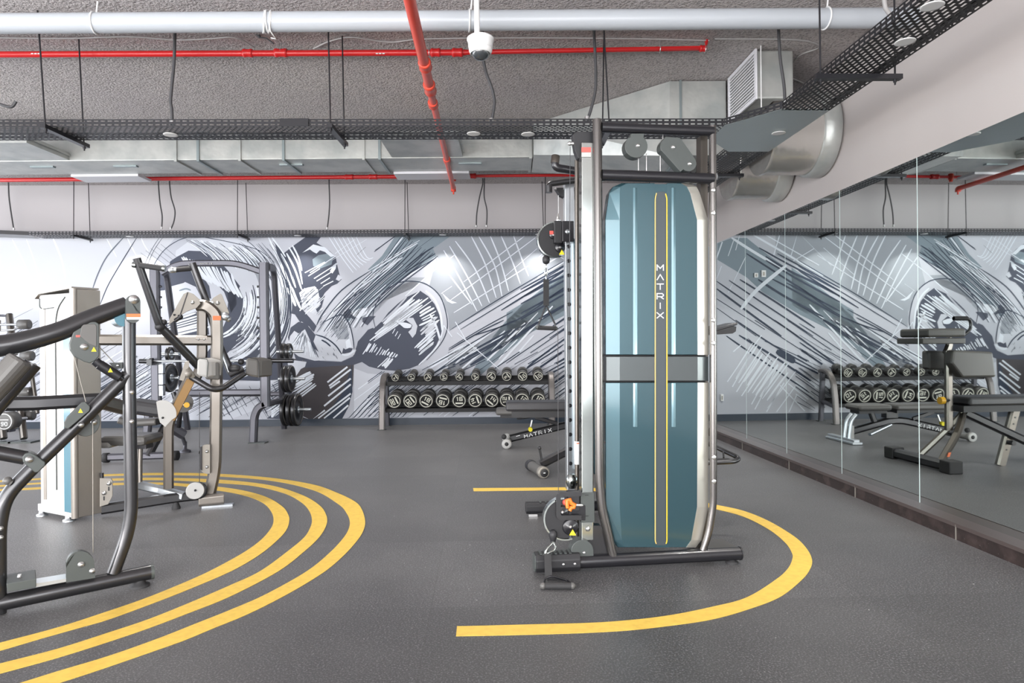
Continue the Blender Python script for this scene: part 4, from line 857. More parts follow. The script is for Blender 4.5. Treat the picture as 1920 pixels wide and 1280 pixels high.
# pulley cover at the base and plate at the root
def halfdisc(T_, cx, cy, r_, bot, v0, v1, name, m, root, n=18, bolt=None, bevel=.002):
    pts = [T_(cx-r_, bot, v0)]+[T_(cx-r_*math.cos(math.pi*k/n), cy-r_*math.sin(math.pi*k/n), v0) for k in range(n+1)]+[T_(cx+r_, bot, v0)]
    b = MB(); N = (T_(cx, cy, 1)-T_(cx, cy, 0)); N = TP.N if T_ == T else N
    b.prism(pts, PLN*(v1-v0)); o = build(name, b, m, root, bevel=bevel)
    return o
PLN = V
hd = halfdisc(T, 1092, 1033, 21, 1048, -.012, .055, 'pulley_cover', 'plate', tr)
b = MB(); b.lathe(T(1095, 1036, -.012), -V, [(0, .008), (.004, .007), (.005, .001)], 12); build('bolt', b, 'steel', hd)
b = MB(); b.prism([T(1108, 985, .01), T(1126, 985, .01), T(1146, 1045, .01), T(1098, 1047, .01)], V*.05); build('base_gusset', b, 'frame', tr)
# pulley housings below the top rail
def outline(T_, pts, v0, v1, name, m, root, bevel=.002, N=None, label=None):
    b = MB(); b.prism([T_(a, c, v0) for a, c in pts], (N or PLN)*(v1-v0)); return build(name, b, m, root, label, bevel)
def discpts(cx, cy, r_, a0, a1, n=14): return [(cx+r_*math.cos(math.radians(a0+(a1-a0)*k/n)), cy+r_*math.sin(math.radians(a0+(a1-a0)*k/n))) for k in range(n+1)]
ph1 = outline(T, [(1184, 250), (1208, 250), (1207, 256)]+discpts(1193, 274, 21.5, -50, 230, 20)+[(1181, 258)], -.015, .045, 'pulley_housing', 'plate', tr)
ph2 = outline(T, [(1248, 256), (1275, 258)]+[(1300, 292)]+discpts(1291, 306, 15, -30, 130, 10)+[(1276, 322), (1243, 285)]+discpts(1257, 275, 19, 160, 230, 6), -.015, .045, 'pulley_housing', 'plate', tr)
for (x, y, h_) in ((1196, 273, ph1), (1262, 276, ph2), (1293, 307, ph2)):
    b = MB(); b.lathe(T(x, y, -.015), -V, [(0, .012), (.004, .011), (.01, .006), (.011, .001)], 14); build('bolt', b, 'steel', h_)
for x, y0, y1, v in ((1197, 295, 327, .02), (1212, 288, 321, .02), (1238, 292, 322, .02), (1310, 262, 326, .12), (1243, 250, 262, .03)):
    b = MB(); b.cyl(T(x, y0, v), T(x, y1, v), .0026, 8); build('steel_cable', b, 'steel', tr)
# weight shroud
rows = [(343, 1166, 1176, 1276, 1293), (350, 1149, 1163, 1288, 1306), (362, 1142, 1162, 1294, 1312), (412, 1134.5, 1162, 1307, 1327.5), (665, 1135, 1162, 1308, 1329)]
rowsL = [(717, 1135, 1162, 1308, 1329), (950, 1135.5, 1162, 1307, 1328), (1012, 1149, 1166, 1296, 1315), (1026, 1158, 1172, 1286, 1304)]
def panel(rs, name, m, thick=.05, sl=1228, sr=1251):
    out = []
    vo = (.014, .0, .0, .0, .0, .020)
    vs = []; 
    for (y, a, c, e, f) in rs:
        xs = (a, c, sl, sr, e, f); yy = y
        inset = 0.0 if rs.index((y, a, c, e, f)) not in (0, len(rs)-1) else 0
        for x, v in zip(xs, vo): vs.append(T(x, y, v+.005))
    N = len(rs)
    # hand-made edge rounding: the top and bottom rows sit back
    b1 = MB(); fr = []
    for i in range(N-1):
        for j in (0, 1, 3, 4): fr.append([i*6+j, i*6+j+1, (i+1)*6+j+1, (i+1)*6+j])
    back = [p+V*.06 for p in vs]; M_ = len(vs)
    for i in range(N-1):
        fr.append([i*6, (i+1)*6, M_+(i+1)*6, M_+i*6]); fr.append([i*6+5, M_+i*6+5, M_+(i+1)*6+5, (i+1)*6+5])
        fr.append([i*6+2, M_+i*6+2, M_+(i+1)*6+2, (i+1)*6+2]); fr.append([i*6+3, (i+1)*6+3, M_+(i+1)*6+3, M_+i*6+3])
    for i in (0, N-1):
        for j in (0, 1, 3, 4): fr.append([i*6+j, i*6+j+1, M_+i*6+j+1, M_+i*6+j])
    b1.add(vs+back, fr); o = build(name, b1, m, sh, bevel=.003)
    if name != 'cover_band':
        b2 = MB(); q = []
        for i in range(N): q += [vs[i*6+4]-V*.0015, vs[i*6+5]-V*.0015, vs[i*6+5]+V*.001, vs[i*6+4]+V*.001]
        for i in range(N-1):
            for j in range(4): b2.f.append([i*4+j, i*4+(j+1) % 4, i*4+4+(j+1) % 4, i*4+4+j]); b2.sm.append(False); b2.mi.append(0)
        b2.v = q; build('chamfer_glint', b2, 'glint', o)  # pale strip paints the cream reflection onto the right chamfer
    return o
sh = thing('weight_shroud', (.75, 3.5, 0), None, None); del_ = sh
col.objects.unlink(sh); bpy.data.objects.remove(sh)
core = MB(); core.prism([T(1140, 420, .052), T(1322, 420, .052), T(1322, 940, .052), T(1306, 1010, .052), T(1156, 1010, .052), T(1140, 940, .052)], V*.16)
sh = build('weight_shroud', core, 'blackmatt', tr)
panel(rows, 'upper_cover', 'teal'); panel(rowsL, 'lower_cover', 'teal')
panel([(668, 1136, 1162, 1308, 1328.5), (714, 1136, 1162, 1308, 1328.5)], 'cover_band', 'teal_band')
# faint vertical ribs pressed into the cover
for x in (1191, 1263):
    b = MB(); b.prism([T(x-4, 352, .0052), T(x, 352, .0012), T(x+4, 352, .0052)], T(x, 664, .005)-T(x, 352, .005)); build('cover_rib', b, 'teal', sh)
    b = MB(); b.prism([T(x-4, 718, .0052), T(x, 718, .0012), T(x+4, 718, .0052)], T(x, 800, .005)-T(x, 718, .005)); build('cover_rib', b, 'teal', sh)
sp = [(1228, 372), (1230, 362), (1236, 359), (1244, 359), (1250, 362), (1252, 372), (1252, 1016), (1248, 1022), (1232, 1022), (1228, 1016)]
outline(T, [(1227, 345), (1252, 345), (1252, 366), (1227, 366)], .0052, .05, 'cover_bridge', 'teal', sh, bevel=0)
outline(T, [(1227, 1015), (1252, 1015), (1252, 1026), (1227, 1026)], .0052, .05, 'cover_bridge', 'teal', sh, bevel=0)
ins = outline(T, sp, .004, .05, 'centre_inlay', 'slot', sh, bevel=.001)
b = MB(); b.tube([T(1230.5, 1019, .003), T(1228.6, 1014, .003), T(1228.6, 372, .003), T(1231, 362, .003)], .0032, 8, rad=.01); build('piping', b, 'cream', ins)
b = MB(); b.tube([T(1249, 1019, .003), T(1250.5, 1014, .003), T(1250.5, 372, .003), T(1248, 363, .003)], .0034, 8, rad=.01); build('piping', b, 'yellow', ins)
b = MB(); px1 = (T(1246, 500)-T(1230, 500)).length
for k, ch in enumerate('MATRIX'):
    y = 506.5+k*17.9; o = T(1232, y, .0035); write(b, ch, o, U, Z1, -V, px1*.74, (T(0, 496)-T(0, 506.5)).length if False else .0285, (0, 0, 0), .0052)
build('lettering', b, 'white', ins)
# near chrome column
def column(T_, x, y0, y1, w_, v, name, m, N, Ux, depth=None):
    c0_, c1_ = T_(x, y0, v), T_(x, y1, v); b = MB(); h = w_/2; d_ = (depth or w_)/2
    b.prism([c1_-Ux*h-N*d_, c1_+Ux*h-N*d_, c1_+Ux*h+N*d_, c1_-Ux*h+N*d_], c0_-c1_); return build(name, b, m, tr, bevel=.004)
cc1 = column(T, 1099, 270, 1010, .063, .04, 'chrome_column', 'chrome', V, U)
b = MB(); b.prism([T(1090.5, 276, .004), T(1108, 276, .004), T(1108, 285, .004), T(1090.5, 285, .004)], V*.003); build('warning_label', b, 'red_l', cc1)
b = MB(); b.prism([T(1090.5, 285.5, .004), T(1108, 285.5, .004), T(1108, 294, .004), T(1090.5, 294, .004)], V*.003); build('warning_label', b, 'vinyl_l', cc1)
b = MB(); b.lathe(T(1102, 991, .007), -V, [(0, .014), (.004, .013), (.007, .004)], 14); build('bolt', b, 'steel', cc1)
hl = MB()
for k in range(22):
    p = T(1088, 300+k*30.5, .03); b = MB(); b.lathe(p-U*.0005+V*.01, -U, [(0, .008), (.0015, .008), (.0015, .001)], 10); build('pin_hole', b, 'black', cc1)
b = MB(); c = T(1099, 948, .04); b.obox(c, U*.037, V*.037, Z1*.079); slv = build('column_sleeve', b, 'plate', tr, bevel=.003)
for y in (928, 967):
    b = MB(); p = T(1100, y, .0025); b.obox(p, U*.010, V*.001, Z1*.0016); build('slot', b, 'black', slv)
# second guide rod and side plate with lettering
b = MB(); b.cyl(T(1081.5, 300, .30), T(1082, 1010, .30), .0125, 16); gr_ = build('guide_rod', b, 'frame2', tr)
b = MB(); b.lathe(T(1083, 870, .30), Z1, [(0, .017), (.001, .019), (.13, .019), (.131, .014)], 18); build('label_sleeve', b, 'white', gr_)
b = MB(); b.lathe(T(1083, 831, .30), Z1, [(0, .0195), (.006, .0195)], 18); build('orange_band', b, 'orange_l', gr_)
b = MB(); b.prism([T(1106, 300, .03), T(1113, 300, .03), T(1113, 1000, .03), T(1106, 1000, .03)], V*.05); sp_ = build('side_plate', b, 'frame2', tr)
b = MB()
for k, ch in enumerate('MATRIX'):
    o = T(1107.2, 571-k*20.5, .0285)+U*0.0; strokes(b, GL[ch], o+U*.015, Z1*.030, -U*.013, -V, .0034)
build('lettering', b, 'white', sp_)
for y in (675, 706): 
    b = MB(); b.lathe(T(1110, y, .03), -V, [(0, .006), (.003, .005)], 10); build('screw', b, 'black', sp_)
# dark top plate and handles
tpl = outline(T, [(1074, 252), (1082, 246), (1113, 247), (1113, 300), (1098, 302), (1084, 296), (1078, 281)], .06, .11, 'top_plate', 'blackmatt', tr)
b = MB(); b.cyl(T(1068, 269, .07), T(1075, 269, .07), .01, 12); b.ball(T(1068, 269, .07), .012); build('pulley_pin', b, 'steel', tpl)
b = MB(); b.cyl(T(1069, 275, .07), T(1066, 925, .07), .0018, 8); build('steel_cable', b, 'wire', tr)
# far tower -----------------------------------------------------------
FP = Plane((.37, 4.52), (.98, 4.60)); Tf = FP.p
PLN = FP.N; Uf = FP.U; Vf = FP.N
c_a, c_b = Tf(1066, 342), Tf(1071, 917)
b = MB(); b.prism([c_b-Uf*.033-Vf*.03, c_b+Uf*.033-Vf*.03, c_b+Uf*.033+Vf*.03, c_b-Uf*.033+Vf*.03], c_a-c_b); fc = build('far_column', b, 'chrome_d', tr, bevel=.003)
for k in range(17):
    y = 462+k*27.1; p = Tf(1066.2+(y-462)*.0086, y, -.03); b = MB(); b.lathe(p, -Vf, [(0, .0135), (.0016, .0135), (.0018, .008)], 14); build('hole_rim', b, 'black', fc)
b = MB(); b.tube([Tf(1098, 255), Tf(1098, 1000), Tf(1106, 985)], .024, 14); fpost = build('frame_post', b, 'frame', tr)
b = MB(); b.tube([Tf(1290, 300), Tf(1290, 960)], .024, 14); build('frame_post', b, 'frame', tr)
b = MB(); b.box((.42, 4.42, .3), (1.0, 4.62, 1.9)); build('far_weight_shroud', b, 'teal', tr, bevel=.03)
# bridging rails between the towers
b = MB(); b.tube([T(1128, 331, .03), Tf(1110, 345, 0)], .028, 14); build('bridge_rail', b, 'black', tr)
b = MB(); b.tube([T(1337, 331, .03), Tf(1295, 345, 0)], .026, 14); build('bridge_rail', b, 'black', tr)
# pull-up handles
b = MB(); b.tube([Tf(1042, 292, -.45), Tf(1040, 314, -.45), Tf(1095, 323, -.45)], .024, 16, rad=.03); ha = build('pull_up_handle', b, 'black', tr)
b = MB(); b.lathe(Tf(1042, 292, -.45), Tf(1042, 292, -.45)-Tf(1041, 300, -.45), [(-.045, .026), (0, .026), (.004, .02)], 16); build('grip_end', b, 'frame2', ha)
b = MB(); b.tube([Tf(1029, 358, -.1), Tf(1029, 345, -.1), Tf(1098, 336, -.1)], .019, 16, rad=.05); ha = build('pull_up_handle', b, 'frame', tr)
b = MB(); b.cyl(Tf(1029, 348, -.1), Tf(1029, 361, -.1), .024, 16); build('grip_end', b, 'frame', ha)
fpl = outline(Tf, [(1041, 352), (1080, 351), (1080, 372), (1060, 371), (1050, 366)], .0, .05, 'top_plate', 'blackmatt', tr)
for x in (1042, 1058):
    b = MB(); b.lathe(Tf(x, 354, -.0), -Vf, [(0, .008), (.006, .006)], 10); build('bolt', b, 'steel', fpl)
b = MB(); b.cyl(Tf(1047, 366, -.02), Tf(1047, 410, -.02), .0022, 8); b.lathe(Tf(1047, 414, -.02), Z1, [(0, .016), (.01, .018), (.02, .01), (.05, .006)], 12); build('steel_cable', b, 'steel', tr)
b = MB(); b.prism([Tf(1060, 372), Tf(1073, 372), Tf(1071, 392), Tf(1062, 392)], Vf*.04); build('column_head', b, 'blackmatt', tr)
# carriages with pulley, cable, stopper and handle
def carriage(T_, N, Ux, cx, cy, R, name, low):
    root = build(name, MB().prism([T_(cx+R*.10, cy-R*.62, .0), T_(cx+R*1.05, cy-R*.62, .0), T_(cx+R*1.05, cy+R*.12, .0), T_(cx+R*.10, cy+R*.12, .0)], N*.06), 'black', tr, bevel=.003)
    pts = discpts(cx, cy, R, 75, 290, 26)
    b = MB(); b.prism([T_(a, c, -.01) for a, c in pts]+[T_(cx+R*.25, cy-R*.9, -.01), T_(cx+R*.42, cy+R*.35, -.01)], N*.035); build('pulley_guard', b, 'blackmatt', root)
    b = MB(); b.tube([T_(a, c, .007) for a, c in discpts(cx, cy, R*1.02, 70, 268, 30)], .009, 10, prof=[(-.022, -.004), (.022, -.004), (.022, .004), (-.022, .004)], up=N); build('chrome_rim', b, 'chrome', root)
    for (dx_, dy_, rr) in ((-.1, -.3, .32), (.30, .42, .40)):
        b = MB(); b.lathe(T_(cx+R*dx_, cy+R*dy_, -.012), -N, [(0, R*rr*.0028*1.0), (.01, R*rr*.0028), (.014, R*rr*.0024), (.014, R*rr*.0012), (.018, R*rr*.0010), (.018, .001)], 22); pw = build('pulley_wheel', b, 'black', root)
        b = MB(); b.lathe(T_(cx+R*dx_, cy+R*dy_, -.030), -N, [(0, .008), (.004, .006)], 10); build('bolt', b, 'steel', pw)
    b = MB(); q = (cx+R*.42, cy+R*.72); b.prism([T_(q[0], q[1]-R*.16, -.032), T_(q[0]+R*.17, q[1]+R*.13, -.032), T_(q[0]-R*.17, q[1]+R*.13, -.032)], N*.004); build('warning_label', b, 'warn', root)
    return root
ca = carriage(Tf, Vf, Uf, 1040, 450, 32, 'upper_carriage', False)
b = MB(); b.prism([Tf(1022, 433, -.012), Tf(1040, 433, -.012), Tf(1040, 441, -.012), Tf(1022, 441, -.012)], Vf*.004)
b = MB(); b.obox(Tf(1045, 436, -.03), Uf*.026, Vf*.03, Z1*.075); build('carriage_block', b, 'blackmatt', ca, bevel=.004)
b = MB(); b.obox(Tf(1062, 436, -.02), Uf*.04, Vf*.055, Z1*.07); build('carriage_block', b, 'black', ca, bevel=.004)
b = MB(); b.obox(Tf(1034, 436, -.032), Uf*.013, Vf*.002, Z1*.012); build('warning_label', b, 'red_l', ca)
for y in (434,):
    b = MB(); b.lathe(Tf(1064, y, -.077), -Vf, [(0, .016), (.003, .016), (.005, .006)], 14); build('bolt', b, 'chrome_d', ca)
# lower near carriage
PLN = V
cb = carriage(T, V, U, 1058, 971, 38, 'lower_carriage', True)
b = MB(); fr_ = [T(1047, 927, -.03), T(1090, 925, -.03), T(1090, 970, -.03), T(1047, 970, -.03)]
b.tube(fillet([fr_[1], fr_[0], fr_[3], fr_[2]], .02), .0045, 8, prof=[(-.004, -.012), (.004, -.012), (.004, .012), (-.004, .012)], up=V); build('guard_frame', b, 'frame', cb)
b = MB(); b.tube([T(1064, 952, -.02), T(1063, 937, -.02), T(1068, 936, -.02), T(1071, 943, -.02), T(1078, 946, -.02), T(1076, 951, -.02), T(1071, 951, -.02), T(1068, 957, -.02)], .011, 10, closed=False); kn = build('pop_pin_handle', b, 'orange', cb)
b = MB(); b.ball(T(1059, 941, -.005), .016); build('pin_cap', b, 'red_l', kn)
b = MB(); b.cyl(T(1078, 947, -.01), T(1092, 947, .0), .008, 10); build('pin_shaft', b, 'steel', kn)
b = MB(); b.obox(T(1074, 938, .02), U*.03, V*.03, Z1*.05); build('carriage_block', b, 'blackmatt', cb, bevel=.004)
b = MB(); b.lathe(T(1072, 905, .30), Z1, [(-.03, .02), (0, .034), (.03, .034), (.05, .02)], 16); build('bearing', b, 'chrome', tr)
b = MB(); b.cyl(T(1046, 620, .06), T(1047, 926, .06), .0018, 8); b.cyl(T(1073, 995, .02), T(1071, 1030, .02), .0018, 8); build('steel_cable', b, 'wire', tr)
# far base foot
fa_ = FLR(986, 969); fa_.y = FLR(1000, 970).y
b = MB(); c0 = Vector((fa_.x, fa_.y+.05, .055)); c1 = Vector((.42, fa_.y+.08, .055)); b.tube([c0, c1], .04, prof=[(a*.8, q_*.8) for a, q_ in prf]); ff = build('foot_sleeve', b, 'blackmatt', tr, bevel=.004)
b = MB(); b.cyl(c1, c1+Vector((.75, .05, 0)), .034, 16); build('base_tube', b, 'black', tr)
for k in range(6):
    p = c0.lerp(c1, .3+k*.11); b = MB(); b.obox(p+Vector((0, 0, .042)), (.006, 0, 0), (0, .03, 0), (0, 0, .003)); build('grip_rib', b, 'plate', ff)
b = MB(); p = c0.lerp(c1, .15); b.box((p.x-.03, p.y-.03, 0), (p.x+.03, p.y+.03, .016)); build('foot_pad', b, 'steel', ff)
b = MB(); b.box((1.05, fa_.y+.10, 0), (1.11, fa_.y+.16, .03)); build('foot_pad', b, 'rubber', ff)
# connecting base along the back
b = MB(); b.tube([T(1330, 1040, .02), Vector((1.12, fa_.y+.12, .056))], .03, prof=[(-.03, -.04), (.03, -.04), (.03, .04), (-.03, .04)]); build('base_link', b, 'black', tr)
# accessory shelf and lower rack loop on the right
RPp = Plane((1.3, 4.35), (1.9, 4.38)); R_ = RPp.p; PLN = RPp.N
b = MB(); b.prism([R_(1330, 617), R_(1383, 604), R_(1383, 609), R_(1330, 624)], PLN*.22); sf = build('accessory_shelf', b, 'black', tr, bevel=.003)
b = MB(); b.prism([R_(1330, 624), R_(1376, 611), R_(1381, 612), R_(1380, 621), R_(1374, 625), R_(1330, 628)], PLN*.02); build('shelf_bracket', b, 'blackmatt', sf, bevel=.002)
b = MB(); b.tube([R_(1318, 610), R_(1335, 618), R_(1335, 622)], .015, 10); build('shelf_arm', b, 'black', sf)
b = MB(); b.tube([R_(1316, 826, .25), R_(1345, 839, .2), R_(1387, 859, .05), R_(1378, 865, .0), R_(1316, 868, .0)], .016, 14, rad=.06); lo = build('foot_rack_loop', b, 'frame', tr)
b = MB(); b.prism([R_(1318, 872), R_(1372, 868), R_(1371, 861), R_(1318, 862)], PLN*.05); b.cyl(R_(1356, 845, .15), R_(1357, 858, .1), .006, 8); build('rack_plate', b, 'blackmatt', lo)
# handles hanging on the cables (things of their own)
def dhandle(T_, N, Ux, pts, lab):
    (sx, sy0, sy1, chain0, hx0, hx1, hy, apex) = pts
    o = thing('pulley_attachment', T_(sx, sy1, -.02), lab, 'handle', 'strap handles hanging on the cable machine')
    b = MB(); b.lathe(T_(sx, chain0, -.02), -Z1, [(-.03, .01), (-.022, .022), (0, .026), (.02, .022), (.03, .008)], 16); build('stopper_ball', b, 'blackmatt', o)
    b = MB(); a_, c_ = T_(sx, chain0+7, -.02), T_(sx-.3, sy0+3, -.02); n_ = max(3, int((a_-c_).length/.032)); L = (c_-a_)/n_
    for k in range(n_):
        m_ = a_+L*(k+.5); e = (Ux if k % 2 else N)*.009; h = L*.62
        b.tube([m_-h*.6-e, m_-h, m_-h*.6+e, m_+h*.6+e, m_+h, m_+h*.6-e], .0032, 6, closed=True)
    build('chain_link', b, 'chrome', o)
    b = MB(); s0_, s1_ = T_(sx, sy0, -.02), T_(sx, sy1, -.02); b.prism([s0_-Ux*.019-N*.004, s0_+Ux*.019-N*.004, s0_+Ux*.019+N*.004, s0_-Ux*.019+N*.004], s1_-s0_); build('strap', b, 'rubber', o)
    b = MB(); b.tube([T_(hx0, hy-1, -.02), T_(hx0+1, hy-6, -.02), T_(sx, sy1-1, -.02), T_(hx1, hy-6, -.02), T_(hx1, hy-1, -.02)], .006, 8, rad=.02); build('handle_bail', b, 'black', o)
    b = MB(); b.cyl(T_(hx0-1, hy, -.02), T_(hx1+1, hy+1.5, -.02), .015, 16); build('grip', b, 'rubber', o)
    for x, y in ((hx0-1, hy), (hx1+1, hy+1.5)):
        b = MB(); b.ball(T_(x, y, -.02), .015, 12); build('grip_cap', b, 'plate', o)
    return o
dhandle(Tf, Vf, Uf, (1024, 523, 573, 487, 1009, 1041, 614, 0), 'black D shaped strap handle hanging from the upper pulley, in front of the mural')
o = thing('pulley_attachment', T(1030, 1090, -.10), 'black D shaped strap handle lying on the floor below the lower pulley', 'handle', 'strap handles hanging on the cable machine')
b = MB(); b.lathe(T(1037, 1004, -.02), -Z1, [(-.03, .008), (-.02, .019), (0, .022), (.02, .016), (.034, .012), (.036, .002)], 16); build('stopper_ball', b, 'blackmatt', o)
b = MB(); b.tube([T(1037, 1016, -.03), T(1042, 1024, -.04), T(1038, 1032, -.05), T(1024, 1038, -.06), T(1020, 1040, -.06), T(1026, 1028, -.05), T(1033, 1020, -.04)], .0055, 8, closed=True); b.cyl(T(1037, 1012, -.02), T(1037, 1018, -.03), .009, 10); build('carabiner', b, 'chrome', o)
b = MB(); s0_, s1_ = T(1028, 1038, -.07), T(1029, 1084, -.15); b.prism([s0_-U*.021, s0_+U*.014, s1_+U*.018, s1_-U*.018], V*.008); build('strap', b, 'rubber', o)
hz = lambda px, py, z=.017: PH(px, py, z)
b = MB(); b.tube([hz(1020, 1095), T(1022, 1084, -.15), T(1034, 1079, -.15), T(1064, 1088, -.13), hz(1071, 1094)], .0055, 8, rad=.02); build('handle_bail', b, 'black', o)
b = MB(); b.prism([T(1026, 1088, -.15), T(1030, 1079, -.15), T(1038, 1079, -.15), T(1066, 1088, -.13)], V*.004); build('webbing', b, 'rubber', o)
g0, g1 = hz(1022, 1098), hz(1071, 1098); b = MB(); b.cyl(g0, g1, .016, 16); build('grip', b, 'rubber', o)
for p in (hz(1018, 1098), hz(1073, 1098)):
    b = MB(); b.ball(p, .0165, 12); build('grip_cap', b, 'vinyl_g', o)

# ================================================================= FOREGROUND MACHINE ON THE LEFT
RP = lambda h, k: [(-h, -k), (h, -k), (h, k), (-h, k)]
def rprof(h, k, c=.25):
    m_ = min(h, k)*c*2; return [(-h, -k+m_), (-h+m_, -k), (h-m_, -k), (h, -k+m_), (h, k-m_), (h-m_, k), (-h+m_, k), (-h, k-m_)]
def bolt(T_, N, x, y, v, root, r_=.014, m='steel'):
    b = MB(); b.lathe(T_(x, y, v), -N, [(0, r_), (.003, r_), (.004, r_*.72), (.009, r_*.66), (.010, .001)], 16); return build('bolt', b, m, root)
def warn(T_, N, x, y, v, s_, root):
    b = MB(); b.prism([T_(x, y-s_, v), T_(x+s_, y+s_*.8, v), T_(x-s_, y+s_*.8, v)], N*.0015); build('warning_label', b, 'warn', root)
P1 = Plane((-1.81, 3.32), (-2.29, 2.96)); A1 = P1.p; N1 = P1.N; PLN = N1
if P1.U.x < 0: P1.U = -P1.U
m1 = thing('cable_strength_machine', (-1.95, 3.2, 0), 'dark tube framed cable exercise machine cut off by the left edge, in the foreground', 'gym machine')
b = MB(); b.cyl(A1(-150, 1160.5), A1(283, 1071.5), .0365, 22); bs = build('base_tube', b, 'frame', m1)
b = MB(); b.cyl(A1(282, 1071.7), A1(288, 1070.5), .037, 22); build('end_cap', b, 'plate', bs)
b = MB(); c = A1(262, 1080); b.lathe((c.x, c.y, 0), Z1, [(0, .045), (.01, .045), (.014, .03), (.04, .02)], 18); build('levelling_foot', b, 'rubber', bs)
b = MB(); c = A1(-60, 1120); b.lathe((c.x, c.y, 0), Z1, [(0, .045), (.01, .045), (.03, .02), (.06, .02)], 18); build('levelling_foot', b, 'rubber', bs)
b = MB(); b.tube([A1(242, 596), A1(242, 705), A1(247, 980), A1(213, 1074)], .030, 20, rad=.12); pt = build('front_post', b, 'frame', m1)
for y in (735, 790): bolt(A1, N1, 247, y, -.030, pt, .011)
# big lever arm
b = MB(); b.tube([A1(-160, 652, -.02), A1(0, 650, -.02), A1(62, 636, -.02), A1(110, 622, -.02), A1(170, 596, -.01), A1(238, 571, 0)], [.050, .048, .046, .044, .042, .040], 22, rad=.12); build('lever_arm', b, 'frame', m1)
b = MB(); b.cyl(A1(240, 597, .0)-N1*.02-P1.U*.02, A1(240, 597, .0)+N1*.16-P1.U*.02, .040, 22); b.cyl(A1(227, 592, .06), A1(227, 575, .06), .03, 14); build('pivot_drum', b, 'tower_blue', m1)
pp = outline(A1, discpts(250, 566, 13.5, 180, 360, 12)+[(263.5, 598)]+discpts(250, 592, 13.5, 0, 180, 12)+[(236.5, 570)], -.075, -.03, 'pivot_plate', 'plate', m1, bevel=.004)
bolt(A1, N1, 251, 561, -.076, pp, .022)
b = MB(); b.prism([A1(237, 588, -.0765), A1(263.5, 588, -.0765), A1(263.5, 594, -.0765), A1(237, 594, -.0765)], N1*.0015); build('orange_label', b, 'orange_l', pp)
b = MB(); b.prism([A1(237, 594.5, -.0765), A1(263.5, 594.5, -.0765), A1(263, 599, -.0765), A1(237.5, 599, -.0765)], N1*.0015); build('white_label', b, 'white', pp)
# diagonal tube
b = MB(); b.tube([A1(240, 702), A1(150, 792), A1(62, 876), A1(10, 930), A1(-3, 985), A1(-3, 1150)], .031, 20, rad=.15); dg = build('diagonal_tube', b, 'frame', m1)
bolt(A1, N1, 152, 796, -.032, dg, .013); b = MB(); b.cyl(A1(15, 902, -.02), A1(22, 905, -.02), .014, 12); b.ball(A1(14, 901, -.02), .019, 12); build('adjust_knob', b, 'vinyl_g', dg)
# linkage housing and damper
lh = outline(A1, [(141, 611), (149, 605), (155, 603), (180, 603), (186, 607), (186, 668), (178, 676), (169, 681), (158, 678), (139, 668), (131, 655), (130, 645)], -.05, .0, 'linkage_housing', 'plate', m1, bevel=.004)
outline(A1, [(153, 612), (156, 608), (178, 607), (181, 611), (181, 650), (168, 645), (157, 636), (150, 630)], -.053, -.048, 'housing_recess', 'vinyl_g', lh, bevel=.002)
bolt(A1, N1, 158, 650, -.052, lh, .017); warn(A1, N1, 176, 655, -.053, 5, lh)
b = MB(); b.obox(A1(146, 630, -.051), P1.U*.008, N1*.001, Z1*.005); build('warning_label', b, 'red_l', lh)
b = MB(); b.cyl(A1(178, 676, -.035), A1(186, 683, -.035), .021, 18); b.cyl(A1(186, 683, -.035), A1(224, 707, -.035), .0235, 20); b.cyl(A1(224, 707, -.035), A1(230, 711, -.03), .012, 12); dm = build('damper', b, 'black', m1); warn(A1, N1, 207, 694, -.0605, 4.5, dm)
b = MB(); b.prism([A1(205, 680, .0), A1(236, 679, .0), A1(236, 691, .0), A1(214, 691, .0)], N1*.02); bk_ = build('bracket', b, 'plate', m1); bolt(A1, N1, 221, 685, -.001, bk_, .008)
b = MB(); b.cyl(A1(186, 650, .02), A1(216, 682, .01), .0022, 8); b.cyl(A1(139, 668, -.02), A1(161, 753, -.02), .0022, 8); b.cyl(A1(174, 790, .0), A1(174.5, 1036, .0), .0018, 8); build('steel_cable', b, 'plate_beige', m1)
# pulley housings on the diagonal
lp2 = outline(A1, [(120, 801), (120, 792), (126, 782), (154, 754), (160, 753), (169, 762), (168, 770), (128, 804)], -.056, -.03, 'pulley_housing', 'plate', m1, bevel=.003); warn(A1, N1, 151, 770, -.058, 4.5, lp2)
dq = outline(A1, discpts(160, 790, 28, -40, 130, 16)+[(138, 812)], .032, .06, 'pulley_housing', 'plate', m1, bevel=.003); bolt(A1, N1, 176, 791, .03, dq, .015)
jp = outline(A1, [(42, 856), (47, 850), (56, 848), (64, 851), (85, 866), (85, 872), (72, 885), (66, 886), (43, 866)], -.056, .03, 'joint_clamp', 'plate', m1, bevel=.004); bolt(A1, N1, 55, 861, -.057, jp, .016)
b = MB(); b.tube([A1(-90, 832, -.02), A1(-10, 847, -.02), A1(48, 858, -.02)], .032, 16); build('side_arm', b, 'frame', m1)
# cross beam behind
b = MB(); b.tube([A1(-120, 759, .10), A1(60, 756, .10), A1(188, 749, .10)], .03, prof=rprof(.033, .03)); build('cross_beam', b, 'frame', m1)
b = MB(); b.tube([A1(186, 752, .12), A1(238, 766, .22)], .03, prof=rprof(.034, .03)); build('cross_beam', b, 'frame2', m1)
# padded roller and its tube
b = MB(); b.tube([A1(-40, 800, -.10), A1(62, 681, -.10)], .036, 18); rt = build('pad_tube', b, 'frame', m1)
b = MB(); b.tube([A1(-30, 748, -.12), A1(0, 716, -.12), A1(40, 672, -.12)], .04, prof=rprof(.052, .075, .35)); pd = build('arm_pad', b, 'vinyl_g', m1, bevel=.018)
b = MB(); b.tube([A1(-28, 772, -.165), A1(52, 684, -.165)], .003, 6); build('pad_piping', b, 'vinyl', pd)
